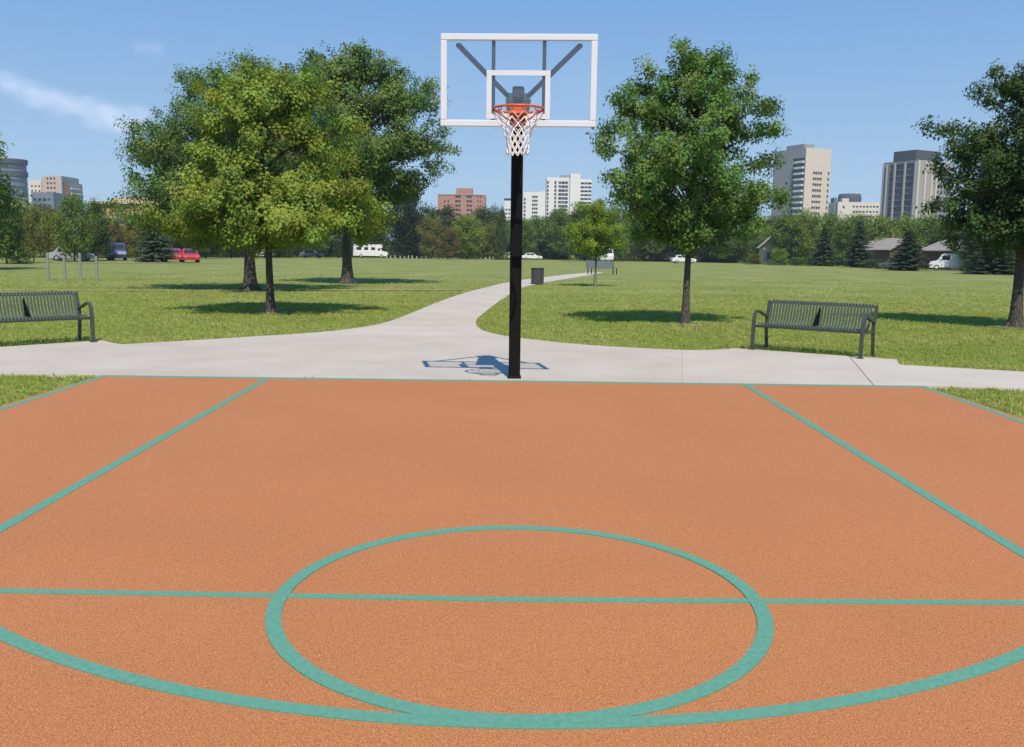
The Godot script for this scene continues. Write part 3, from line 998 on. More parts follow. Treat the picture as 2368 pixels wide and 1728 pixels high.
# ---------------------------------------------------------------- benches, bin, posts
func make_bench(label: String, at: Vector3, turn: float) -> Node3D:
	var t := thing("park_bench", label, "bench", at, turn, "strap steel benches beside the court")
	var s := Shape.new()
	s.strap([Vector2(0.245, 0.375), Vector2(0.272, 0.40), Vector2(0.268, 0.428), Vector2(0.235, 0.442), Vector2(0.10, 0.425), Vector2(-0.06, 0.415), Vector2(-0.13, 0.432), Vector2(-0.172, 0.485), Vector2(-0.215, 0.62), Vector2(-0.252, 0.76), Vector2(-0.272, 0.805), Vector2(-0.30, 0.815), Vector2(-0.318, 0.79), Vector2(-0.305, 0.76)], 0.031, 0.008)
	var m := s.mesh()
	for i in 33:
		part("slat", m, M.strap, t, Vector3(-0.832 + 0.052 * i, 0, 0))
	for q in [[0.235, 0.395, 0.018], [-0.10, 0.400, 0.016], [-0.285, 0.775, 0.016]]:
		var r := Shape.new()
		r.tube([Vector3(-0.885, q[1], q[0]), Vector3(0.885, q[1], q[0])], [q[2]], 9)
		part("rail", r.mesh(), M.frame, t)
	for e in [-1.0, 1.0]:
		var x: float = 0.90 * e
		var f := Shape.new()
		flat_bar(f, [Vector2(0.315, 0.0), Vector2(0.30, 0.30), Vector2(0.292, 0.50), Vector2(0.265, 0.60), Vector2(0.205, 0.645), Vector2(0.12, 0.64), Vector2(-0.06, 0.575), Vector2(-0.225, 0.53)], x, 0.058, 0.03)
		part("front_leg", f.mesh(), M.frame, t)
		var b := Shape.new()
		flat_bar(b, [Vector2(-0.25, 0.0), Vector2(-0.215, 0.25), Vector2(-0.19, 0.42), Vector2(-0.255, 0.66), Vector2(-0.296, 0.80)], x, 0.05, 0.03)
		part("back_leg", b.mesh(), M.frame, t)
		var g := Shape.new()
		g.bar(Vector3(x, 0.385, 0.295), Vector3(x, 0.385, -0.20), 0.05, 0.03, 0.004)
		part("seat_bearer", g.mesh(), M.frame, t)
		for z in [0.315, -0.25]:
			part("foot_plate", box_mesh(Vector3(0.10, 0.012, 0.09), 0.003), M.frame, t, Vector3(x, 0.009, z))
	# the dark divider in the middle of the seat
	var d := Shape.new()
	for s2 in [-0.008, 0.008]:
		d.quad(Vector3(0.026 + s2, 0.442, 0.07), Vector3(0.026 + s2, 0.432, -0.15), Vector3(0.026 + s2, 0.70, -0.215), Vector3(0.026 + s2, 0.72, -0.185), Vector3(s2, 0, 0))
	d.bar(Vector3(0.026, 0.442, 0.07), Vector3(0.026, 0.72, -0.185), 0.03, 0.012, 0.0, Vector3.RIGHT)
	part("divider", d.mesh(), M.black, t)
	return t


# a flat bar bent along a side outline (z, y) at one x
func flat_bar(s: Shape, pts: Array, x: float, wide: float, thick: float) -> void:
	var q := []
	for p: Vector2 in pts:
		q.append(p)
	# round the bends
	for k in 2:
		var r := [q[0]]
		for i in q.size() - 1:
			r.append(q[i].lerp(q[i + 1], 0.25))
			r.append(q[i].lerp(q[i + 1], 0.75))
		r.append(q[-1])
		q = r
	var at := s.v.size()
	s.strap(q, wide, thick)
	for i in range(at, s.v.size()):
		s.v[i].x += x


func build_furniture() -> void:
	make_bench("grey green strap bench on the pad right of the court beyond the lane line", Vector3(4.91, 0.003, -14.90), -40.0)
	make_bench("grey green strap bench cut by the left edge of the picture", Vector3(-7.78, 0.003, -14.60), 47.0)
	# slatted bench far back, seen from behind
	var t := thing("slatted_bench", "small dark bench with long horizontal slats far back behind the young tree", "bench", Vector3(6.75, 0, -69.6), 29.0)
	for i in 4:
		part("back_slat", box_mesh(Vector3(2.6, 0.12, 0.035), 0.008), M.seat_blue, t, Vector3(0, 0.50 + 0.145 * i, -0.27 - 0.035 * i), Basis(Vector3.RIGHT, -0.22))
	for i in 4:
		part("seat_slat", box_mesh(Vector3(2.6, 0.035, 0.10), 0.008), M.seat_blue, t, Vector3(0, 0.44, -0.2 + 0.13 * i))
	for x in [-1.15, 1.15]:
		for z in [-0.24, 0.22]:
			part("leg", box_mesh(Vector3(0.06, 0.44, 0.06), 0.008), M.black, t, Vector3(x, 0.20, z))
		var b := Shape.new()
		b.bar(Vector3(x, 0.40, -0.29), Vector3(x, 1.0, -0.43), 0.05, 0.04, 0.006)
		part("back_post", b.mesh(), M.black, t)
	# litter bin
	t = thing("litter_bin", "dark grey slatted litter bin beside the concrete path", "bin", Vector3(1.21, 0, -45.84))
	var body := Shape.new()
	body.lathe([Vector2(0.0, 0.04), Vector2(0.29, 0.04), Vector2(0.30, 0.08), Vector2(0.30, 0.74), Vector2(0.24, 0.76), Vector2(0.22, 0.30), Vector2(0.0, 0.30)], 28)
	part("liner", body.mesh(), M.bin_dark, t)
	var slat := box_mesh(Vector3(0.052, 0.70, 0.012), 0.004)
	for i in 30:
		var a := TAU * i / 30.0
		part("slat", slat, M.bin, t, Vector3(cos(a) * 0.312, 0.40, sin(a) * 0.312), Basis(Vector3.UP, PI / 2 - a))
	for q in [["rim", 0.775, 0.026], ["base_ring", 0.05, 0.02]]:
		var r := Shape.new()
		r.tube(circle(Vector3(0, q[1], 0), 0.315, 30), [q[2]], 8, true)
		part(q[0], r.mesh(), M.bin_dark, t)
	# the four bare posts on the lawn at left
	var posts := [[-21.9, -43.2, 1.27, "leftmost of the four grey posts on the lawn"], [-20.98, -42.9, 1.12, "second from the left of the four grey posts on the lawn"], [-20.85, -44.2, 1.27, "third from the left of the four grey posts on the lawn"], [-19.45, -42.85, 1.14, "rightmost of the four grey posts on the lawn"]]
	for p in posts:
		var o := thing("post", p[3], "post", Vector3(p[0], -0.03, p[1]), 0.0, "grey posts on the lawn")
		var ps := Shape.new()
		ps.lathe([Vector2(0.07, -0.05), Vector2(0.062, 0.05), Vector2(0.058, p[2] - 0.16)], 14)
		part("shaft", ps.mesh(), M.post, o)
		var cap := Shape.new()
		cap.lathe([Vector2(0.058, p[2] - 0.16), Vector2(0.066, p[2] - 0.15), Vector2(0.066, p[2] - 0.02), Vector2(0.05, p[2]), Vector2(0.0, p[2] + 0.012)], 14)
		part("cap", cap.mesh(), M.post, o)
	# white bollards along the far street
	var bs := Shape.new()
	bs.lathe([Vector2(0.10, -0.05), Vector2(0.10, 0.55), Vector2(0.08, 0.68), Vector2(0.0, 0.72)], 10)
	var bm := bs.mesh()
	for i in 30:
		var o := MeshInstance3D.new()
		o.name = numbered("bollard")
		o.mesh = bm
		o.material_override = M.bollard
		o.position = Vector3(-25.6 + 0.86 * i + 0.12 * sin(i * 5.0), -0.03, -186.0 - 0.10 * i)
		o.scale.y = 0.55 + 0.35 * absf(sin(i * 2.3))
		add_child(o)
		tag(o, "white bollard in the row between camper van and hoop pole", "bollard", "white bollards along the far street")


# ---------------------------------------------------------------- vehicles
func make_vehicle(called: String, label: String, category: String, kind: String, paint: Material, at: Vector3, turn: float) -> void:
	var t := thing(called, label, category, at, turn, "vehicles parked along the far street")
	var spec: Dictionary = {
		"car": {"body": [Vector2(-2.2, 0.32), Vector2(2.15, 0.28), Vector2(2.22, 0.62), Vector2(2.05, 0.80), Vector2(1.0, 0.92), Vector2(-1.9, 0.95), Vector2(-2.22, 0.86)], "cab": [Vector2(-1.75, 0.92), Vector2(1.05, 0.90), Vector2(0.35, 1.42), Vector2(-0.2, 1.49), Vector2(-1.25, 1.44)], "w": 0.88, "axles": [-1.35, 1.38], "r": 0.32,
			"side": [[-1.22, 0.98, -0.48, 1.36], [-0.40, 0.98, 0.42, 1.36]]},
		"van": {"body": [Vector2(-2.4, 0.35), Vector2(2.3, 0.32), Vector2(2.4, 0.75), Vector2(2.2, 1.1), Vector2(1.5, 1.22), Vector2(-2.4, 1.25)], "cab": [Vector2(-2.38, 1.2), Vector2(1.55, 1.18), Vector2(0.95, 2.0), Vector2(0.6, 2.12), Vector2(-2.3, 2.12)], "w": 0.95, "axles": [-1.5, 1.5], "r": 0.36,
			"side": [[0.05, 1.28, 0.95, 1.85]]},
		"camper": {"body": [Vector2(-3.6, 0.45), Vector2(3.3, 0.40), Vector2(3.5, 0.9), Vector2(3.2, 1.3), Vector2(2.3, 1.45), Vector2(-3.6, 1.5)], "cab": [Vector2(-3.6, 1.45), Vector2(2.35, 1.42), Vector2(2.0, 2.0), Vector2(2.35, 2.1), Vector2(2.3, 2.75), Vector2(-3.5, 2.85)], "w": 1.1, "axles": [-2.0, 2.2], "r": 0.4,
			"side": [[-2.9, 1.6, -1.9, 2.2], [-1.3, 1.6, -0.5, 2.2], [0.1, 1.6, 0.9, 2.2], [1.45, 1.5, 1.95, 2.0]]},
		"lorry": {"body": [Vector2(-3.4, 0.6), Vector2(2.6, 0.5), Vector2(2.7, 1.2), Vector2(2.55, 1.5), Vector2(-3.4, 1.2)], "cab": [Vector2(-3.4, 1.15), Vector2(2.55, 1.45), Vector2(2.35, 2.35), Vector2(1.1, 2.5), Vector2(1.0, 3.3), Vector2(-3.4, 3.3)], "w": 1.2, "axles": [-2.2, 1.8], "r": 0.45, "side": [[1.3, 1.6, 2.1, 2.2]]},
	}[kind]
	var w: float = spec.w
	var s := Shape.new()
	s.extrude(PackedVector2Array(spec.body), w, 0.06)
	part("body", s.mesh(), paint, t)
	var c := Shape.new()
	c.extrude(PackedVector2Array(spec.cab), w - 0.05, 0.10)
	part("cabin", c.mesh(), paint, t)
	for q in spec.side:
		for sd in [-1.0, 1.0]:
			part("window", box_mesh(Vector3(q[2] - q[0], q[3] - q[1], 0.02), 0.004), M.glass, t, Vector3((q[0] + q[2]) * 0.5, (q[1] + q[3]) * 0.5, sd * (w - 0.05)))
	# glass in the sloping front and back of the cabin
	var cab: Array = spec.cab
	for q in [[cab[1], cab[2], "windscreen"], [cab[0], cab[cab.size() - 1], "rear_window"]]:
		if kind == "lorry" and q[2] == "rear_window":
			continue
		var a: Vector2 = q[0].lerp(q[1], 0.14)
		var b: Vector2 = q[0].lerp(q[1], 0.88)
		var g := Shape.new()
		g.bar(Vector3(a.x, a.y, 0), Vector3(b.x, b.y, 0), (w - 0.2) * 2.0, 0.03, 0.004, Vector3.RIGHT)
		part(q[2], g.mesh(), M.glass, t)
	var front: float = (spec.body[2] as Vector2).x
	for sd in [-1.0, 1.0]:
		part("headlight", box_mesh(Vector3(0.05, 0.14, 0.30), 0.02), M.hub, t, Vector3(front - 0.03, (spec.body[2] as Vector2).y - 0.02, sd * (w - 0.26)))
		part("tail_light", box_mesh(Vector3(0.05, 0.16, 0.20), 0.02), M.car_red, t, Vector3((spec.body[0] as Vector2).x - 0.005, (spec.body[0] as Vector2).y + 0.38, sd * (w - 0.2)))
		for x: float in spec.axles:
			var r: float = spec.r
			var wh := Shape.new()
			wh.lathe([Vector2(r * 0.6, -0.11), Vector2(r * 0.94, -0.11), Vector2(r, -0.07), Vector2(r, 0.07), Vector2(r * 0.94, 0.11), Vector2(r * 0.6, 0.11)], 18)
			var tyre := part("wheel", wh.mesh(), M.tyre, t, Vector3(x, r, sd * (w - 0.10)), Basis(Vector3.RIGHT, PI / 2))
			var hb := Shape.new()
			hb.lathe([Vector2(0.0, -0.09), Vector2(r * 0.62, -0.09), Vector2(r * 0.62, 0.09), Vector2(0.0, 0.09)], 14)
			part("wheel_rim", hb.mesh(), M.hub, tyre)


func build_vehicles() -> void:
	make_vehicle("camper_van", "long white camper van with dark windows under the trees left of the brick tower", "camper van", "camper", M.car_white, Vector3(-29.3, -0.03, -189.5), 3.0)
	make_vehicle("parked_car", "white car with dark windows just right of the hoop pole", "car", "car", M.car_white, Vector3(4.0, -0.03, -200.0), 4.0)
	make_vehicle("parked_car", "white car half hidden just left of the hoop pole", "car", "car", M.car_white, Vector3(-1.9, -0.03, -199.0), 184.0)
	make_vehicle("lorry", "white lorry facing the park behind the slatted bench", "lorry", "lorry", M.car_white, Vector3(15.9, -0.03, -163.5), -80.0)
	make_vehicle("parked_car", "white car between the two left trunks", "car", "car", M.car_white, Vector3(-47.2, -0.03, -172.0), 0.0)
	make_vehicle("parked_car", "silver car further right of the thick trunk", "car", "car", M.car_silver, Vector3(-39.0, -0.03, -178.0), 0.0)
	make_vehicle("parked_car", "left one of the two red cars", "car", "car", M.car_red, Vector3(-38.1, -0.03, -103.0), -68.0)
	make_vehicle("parked_car", "right one of the two red cars", "car", "car", M.car_red, Vector3(-35.9, -0.03, -102.0), -66.0)
	make_vehicle("van", "dark blue van beside the dark green trees at left", "van", "van", M.car_blue, Vector3(-47.2, -0.03, -109.5), -64.0)
	make_vehicle("parked_car", "silver car behind the four grey posts", "car", "car", M.car_silver, Vector3(-48.5, -0.03, -101.0), 12.0)
	make_vehicle("parked_car", "dark grey car right behind the grey posts", "car", "car", M.car_grey, Vector3(-50.5, -0.03, -112.0), 190.0)
	make_vehicle("van", "white van with broad windscreen between the broad and the wide spruce", "van", "van", M.car_white, Vector3(55.2, -0.03, -116.5), 158.0)
	make_vehicle("parked_car", "grey car near the small house between the spruces", "car", "car", M.car_grey, Vector3(50.6, -0.03, -121.5), 120.0)
	make_vehicle("parked_car", "white car behind the lone maple trunk", "car", "car", M.car_white, Vector3(30.6, -0.03, -166.0), 5.0)


# ---------------------------------------------------------------- buildings
# walls with real openings; holes per side are [along, up, wide, high]; front looks along +z, the left side along -x
func tower(called: String, label: String, at: Vector3, turn: float, wide: float, deep: float, high: float, mats: Array, front: Array, left: Array, right: Array, recess := 0.5) -> Node3D:
	var t := thing(called, label, "building", at, turn, "buildings beyond the park")
	tower_block(t, Vector3.ZERO, wide, deep, high, mats, front, left, right, recess)
	return t


func tower_block(t: Node3D, o: Vector3, wide: float, deep: float, high: float, mats: Array, front: Array, left: Array, right: Array, recess := 0.5) -> void:
	var sides := [[o, Vector3.RIGHT, wide, front, mats[0]], [o + Vector3(0, 0, -deep), Vector3.BACK, deep, left, mats[1]], [o + Vector3(wide, 0, 0), Vector3.FORWARD, deep, right, mats[mini(2, mats.size() - 1)]], [o + Vector3(wide, 0, -deep), Vector3.LEFT, wide, [], mats[1]]]
	for sd in sides:
		var rects := []
		for q in sd[3]:
			rects.append(Rect2(q[0], q[1], q[2], q[3]))
		var s := Shape.new()
		s.facade(sd[0], sd[1], sd[2], high, rects, recess)
		part("wall", s.mesh(), sd[4], t)
		var out: Vector3 = sd[1].cross(Vector3.UP).normalized()
		for q in sd[3]:
			var size := Vector3(q[2] + 0.02, q[3] + 0.02, 0.1)
			var key := "pane %s" % size
			if not protos.has(key):
				protos[key] = box_mesh(size)
			var mat: Material = q[4] if q.size() > 4 else [M.glass, M.glass, M.glass_blue, M.glass_pale][(int(q[0] * 3.7) + int(q[1] * 5.3)) % 4]
			part("window", protos[key], mat, t, sd[0] + sd[1] * (q[0] + q[2] * 0.5) + Vector3.UP * (q[1] + q[3] * 0.5) - out * recess, Basis(sd[1], Vector3.UP, out))
	part("roof", box_mesh(Vector3(wide - 0.1, 0.3, deep - 0.1)), M.dark_roof, t, o + Vector3(wide * 0.5, high - 0.25, -deep * 0.5))


func grid(x0: float, dx: float, nx: int, y0: float, dy: float, ny: int, w: float, h: float) -> Array:
	var r := []
	for i in nx:
		for j in ny:
			r.append([x0 + dx * i, y0 + dy * j, w, h])
	return r


func build_city() -> void:
	# tall beige tower with balconies on its shaded side (right of the lone maple)
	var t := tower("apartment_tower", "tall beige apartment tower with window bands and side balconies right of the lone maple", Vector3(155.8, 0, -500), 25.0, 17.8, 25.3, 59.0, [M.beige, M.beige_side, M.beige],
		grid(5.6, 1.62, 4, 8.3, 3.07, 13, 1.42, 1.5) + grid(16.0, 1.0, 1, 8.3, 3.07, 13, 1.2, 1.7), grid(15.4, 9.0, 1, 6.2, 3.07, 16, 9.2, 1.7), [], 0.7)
	for j in 16:
		part("balcony", box_mesh(Vector3(1.3, 1.05, 6.4), 0.04), M.balcony, t, Vector3(-0.55, 5.6 + 3.07 * j, -4.2))
	part("plant_room", box_mesh(Vector3(7.0, 3.0, 14.0), 0.05), M.beige_side, t, Vector3(7.5, 60.3, -13.0))
	# dark glass office tower with pale fins
	var cells := []
	for i in 3:
		for j in 15:
			cells.append([[3.9, 7.4, 13.4][i], 3.0 + 2.95 * j, [2.9, 5.2, 5.4][i], 2.55, [M.glass, M.glass_blue, M.glass][(i + j * 2) % 3]])
	t = tower("office_tower", "dark glass office tower with pale vertical fins behind the right hand maple", Vector3(194.2, 0, -450), 28.0, 27.3, 19.8, 48.2, [M.fin, M.grey_wall, M.fin], grid(15.0, 2.6, 5, 3.0, 2.95, 14, 1.9, 1.6), cells, [], 0.4)
	for z in [-19.3, -17.4, -12.65, -6.7, -0.7]:
		part("fin", box_mesh(Vector3(0.9, 47.5, 0.7), 0.03), M.fin, t, Vector3(-0.42, 23.7, z))
	for x in [0.5, 5.4, 10.2, 13.6]:
		part("fin", box_mesh(Vector3(0.9, 47.6, 0.9), 0.03), M.beige, t, Vector3(x, 23.8, 0.42))
	part("plant_room", box_mesh(Vector3(18.0, 5.2, 13.0), 0.05), M.dark_roof, t, Vector3(10.5, 50.7, -9.0))
	# pale stepped block with dark domed plant room between the two towers
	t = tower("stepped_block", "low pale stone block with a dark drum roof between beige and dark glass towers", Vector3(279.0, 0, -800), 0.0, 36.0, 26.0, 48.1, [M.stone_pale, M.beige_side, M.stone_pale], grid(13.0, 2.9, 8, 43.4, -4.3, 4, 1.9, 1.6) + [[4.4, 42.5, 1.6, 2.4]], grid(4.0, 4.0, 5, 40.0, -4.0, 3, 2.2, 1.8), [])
	part("parapet_block", box_mesh(Vector3(9.0, 3.4, 12.0), 0.1), M.stone_pale, t, Vector3(9.5, 49.6, -10.0))
	var drum := Shape.new()
	drum.lathe([Vector2(9.8, 47.5), Vector2(9.8, 53.0), Vector2(8.9, 55.6), Vector2(0.0, 56.2)], 24, Vector3(14.5, 0, -13.0))
	part("drum_roof", drum.mesh(), M.dark_roof, t)
	t = tower("slim_block", "small teal grey block beside the foot of the tall beige tower", Vector3(270.0, 0, -800), 0.0, 5.6, 12.0, 47.0, [M.teal_wall, M.teal_wall, M.teal_wall], grid(0.8, 2.2, 2, 43.0, -3.6, 3, 1.5, 1.6), [], [])
	tower_block(t, Vector3(5.7, 0, -1.0), 2.6, 8.0, 51.6, [M.teal_wall, M.teal_wall, M.stone_pale], [], [], [])
	# brick tower left of the hoop pole
	var bands := grid(19.9, 2.05, 2, 8.0, 3.0, 11, 1.75, 1.55)
	t = tower("brick_tower", "salmon brick apartment tower with rows of dark windows left of the hoop pole", Vector3(-52.8, 0, -640), 0.0, 32.8, 22.0, 40.2, [M.brick, M.brick_pale, M.brick], grid(12.1, 2.0, 2, 8.0, 3.0, 11, 1.7, 1.55) + bands + grid(27.4, 1.9, 2, 8.2, 3.0, 11, 0.9, 1.2) + grid(4.3, 2.4, 2, 8.0, 3.0, 10, 1.1, 1.3), [], grid(3.0, 4.0, 4, 8.0, 3.0, 10, 1.4, 1.5), 0.7)
	part("pale_wing", box_mesh(Vector3(9.0, 35.5, 8.0), 0.06), M.brick_pale, t, Vector3(4.2, 17.75, -14.0))
	part("plant_room", box_mesh(Vector3(11.2, 5.0, 9.0), 0.06), M.brick, t, Vector3(18.2, 42.4, -7.0))
	part("cornice", box_mesh(Vector3(33.2, 0.5, 0.6), 0.05), M.brick_pale, t, Vector3(16.4, 40.25, 0.05))
	# white towers right of the hoop pole
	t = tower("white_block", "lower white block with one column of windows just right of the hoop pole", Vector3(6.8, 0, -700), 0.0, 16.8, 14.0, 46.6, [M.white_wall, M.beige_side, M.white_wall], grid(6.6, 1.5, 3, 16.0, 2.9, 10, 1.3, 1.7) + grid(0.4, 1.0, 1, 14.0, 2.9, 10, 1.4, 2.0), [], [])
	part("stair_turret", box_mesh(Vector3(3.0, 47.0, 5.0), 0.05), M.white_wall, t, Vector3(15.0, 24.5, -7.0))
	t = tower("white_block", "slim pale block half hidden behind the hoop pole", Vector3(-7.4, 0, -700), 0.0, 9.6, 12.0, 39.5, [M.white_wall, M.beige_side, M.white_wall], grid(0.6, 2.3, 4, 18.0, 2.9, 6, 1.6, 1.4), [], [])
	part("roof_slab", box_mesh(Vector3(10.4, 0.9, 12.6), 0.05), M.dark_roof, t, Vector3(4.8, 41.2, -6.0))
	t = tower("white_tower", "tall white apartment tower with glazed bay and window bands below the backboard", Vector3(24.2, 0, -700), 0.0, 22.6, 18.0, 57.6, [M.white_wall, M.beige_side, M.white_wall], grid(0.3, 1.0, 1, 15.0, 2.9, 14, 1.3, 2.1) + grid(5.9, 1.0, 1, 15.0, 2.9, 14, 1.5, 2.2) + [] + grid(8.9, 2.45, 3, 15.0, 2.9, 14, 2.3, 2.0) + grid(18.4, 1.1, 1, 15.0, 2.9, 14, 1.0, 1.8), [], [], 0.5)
	tower_block(t, Vector3(17.6, 0, 2.0), 7.6, 16.0, 60.4, [M.white_wall, M.beige_side, M.white_wall], [[0.01, 0.5, 0.01, 0.01]], [], [])
	tower_block(t, Vector3(25.21, 0, -1.0), 8.8, 15.0, 56.6, [M.white_wall, M.beige_side, M.white_wall], grid(0.5, 2.8, 3, 15.0, 2.9, 14, 2.6, 1.6), [], [])
	part("plant_room", box_mesh(Vector3(5.0, 2.2, 8.0), 0.05), M.beige_side, t, Vector3(13.5, 58.7, -8.0))
	# beige block at left
	t = tower("beige_block", "beige apartment block with a dark balconied side at the far left", Vector3(-305.0, 0, -600), 0.0, 12.6, 24.0, 46.5, [M.pinkish, M.pinkish, M.beige_side], grid(3.0, 2.2, 3, 20.0, 3.0, 9, 1.2, 1.4), [], grid(2.0, 4.2, 5, 14.0, 3.0, 10, 3.2, 1.7))
	tower_block(t, Vector3(-8.0, 0, 1.0), 7.9, 14.0, 43.6, [M.stone_pale, M.pinkish, M.stone_pale], grid(1.2, 2.4, 3, 18.0, 3.0, 8, 1.2, 1.3), [], [])
	tower_block(t, Vector3(12.62, 0, -3.0), 3.6, 18.0, 42.6, [M.house_brown, M.pinkish, M.beige_side], [], [], grid(1.5, 4.2, 4, 14.0, 3.0, 9, 3.2, 1.8))
	for j in 9:
		part("balcony", box_mesh(Vector3(0.9, 1.0, 13.0), 0.04), M.balcony, t, Vector3(16.6, 14.8 + 3.0 * j, -11.0))
	# blue grey round-cornered tower at the left edge
	t = thing("round_tower", "blue grey round tower behind the leaves at the left edge", "building", Vector3(-271.0, 0, -500), 0.0, "buildings beyond the park")
	var rt := Shape.new()
	rt.lathe([Vector2(8.0, 0), Vector2(8.0, 47.0), Vector2(0.0, 47.2)], 28)
	part("wall", rt.mesh(), M.blue_wall, t)
	for j in 9:
		var ring := Shape.new()
		ring.lathe([Vector2(8.0, 14.0 + 3.5 * j), Vector2(8.12, 14.0 + 3.5 * j), Vector2(8.12, 15.7 + 3.5 * j), Vector2(8.0, 15.7 + 3.5 * j)], 28)
		part("window_band", ring.mesh(), M.glass_blue, t)
	for q in [[38.4, 8.6], [44.8, 8.7]]:
		var ring := Shape.new()
		ring.lathe([Vector2(7.9, q[0]), Vector2(q[1], q[0]), Vector2(q[1], q[0] + 2.4), Vector2(7.9, q[0] + 2.4)], 28)
		part("cornice", ring.mesh(), M.dark_roof, t)
	t = tower("low_block", "low blue grey block between the round tower and the beige block", Vector3(-263.0, 0, -505), 0.0, 12.0, 10.0, 30.5, [M.blue_wall, M.blue_wall, M.blue_wall], grid(1.0, 2.6, 4, 16.0, 3.2, 4, 1.8, 1.6), [], [])
	# low tan building
	t = tower("tan_building", "low tan building with a flat overhanging roof left of the big trees", Vector3(-91.0, 0, -200), 0.0, 16.0, 12.0, 10.6, [M.tan, M.tan, M.tan], grid(1.5, 3.2, 5, 6.4, 3.0, 1, 2.2, 1.2), [], [])
	part("roof_slab", box_mesh(Vector3(17.4, 0.55, 13.4), 0.05), M.tan_light, t, Vector3(8.0, 11.0, -6.0))
	part("parapet", box_mesh(Vector3(12.0, 0.9, 8.0), 0.05), M.tan_light, t, Vector3(9.0, 11.8, -6.5))
	# houses behind the right hand trees
	house("gabled beige house between the lone maple and the rounded green tree", Vector3(48.6, -0.03, -169.0), -12.0, 6.5, 9.0, 3.0, 6.2, M.cream, M.tan_light)
	house("small brown house with pale roof between the two right spruces", Vector3(57.6, -0.03, -141.0), 20.0, 6.4, 7.0, 2.7, 4.3, M.house_brown, M.roof_grey)
	house("dark red house with pale roof behind the white van", Vector3(61.5, -0.03, -126.5), 15.0, 7.0, 7.0, 2.6, 3.9, M.house_red, M.roof_grey)
	house("long low cream house behind the lone maple", Vector3(30.0, -0.03, -217.0), 0.0, 13.0, 7.0, 2.8, 4.4, M.cream, M.roof_grey)


func house(label: String, at: Vector3, turn: float, wide: float, deep: float, eaves: float, ridge: float, wall: Material, roof: Material) -> void:
	var t := thing("house", label, "house", at, turn, "houses behind the far trees")
	var s := Shape.new()
	var h := wide * 0.5
	var d := deep * 0.5
	var holes := [Rect2(wide * 0.15, 0.9, 1.2, 1.1), Rect2(wide * 0.72, 0.9, 1.2, 1.1), Rect2(wide * 0.45, 0.0, 0.95, 2.05)]
	s.facade(Vector3(-h, 0, d), Vector3.RIGHT, wide, eaves, holes, 0.15)
	s.facade(Vector3(h, 0, d), Vector3.FORWARD, deep, eaves, [], 0.1)
	s.facade(Vector3(-h, 0, -d), Vector3.BACK, deep, eaves, [], 0.1)
	s.facade(Vector3(h, 0, -d), Vector3.LEFT, wide, eaves, [], 0.1)
	for z in [d, -d]:
		s.flat(Vector3(-h, eaves, z), Vector3(h, eaves, z), Vector3(0, ridge - 0.1, z), Vector3(0, 0, z))
	part("wall", s.mesh(), wall, t)
	for sd in [-1.0, 1.0]:
		var r := Shape.new()
		var run := Vector2(h + 0.45, ridge - eaves + 0.2)
		r.box(Vector3.ZERO, Vector3(run.length(), 0.16, deep + 0.9), 0.02)
		var a := atan2(run.y, run.x)
		part("roof", r.mesh(), roof, t, Vector3(sd * (h + 0.45) * 0.5, (ridge + eaves - 0.2) * 0.5 + 0.09, 0), Basis(Vector3.BACK, -sd * a))
	for i in 2:
		part("window", box_mesh(Vector3(1.22, 1.12, 0.04)), M.glass, t, Vector3(-h + [wide * 0.15, wide * 0.72][i] + 0.6, 1.45, d - 0.14))
	part("door", box_mesh(Vector3(0.95, 2.05, 0.05)), M.beige_side, t, Vector3(-h + wide * 0.45 + 0.475, 1.02, d - 0.13))
	part("chimney", box_mesh(Vector3(0.6, 1.4, 0.6), 0.02), M.brick, t, Vector3(h * 0.4, ridge, -d * 0.4))


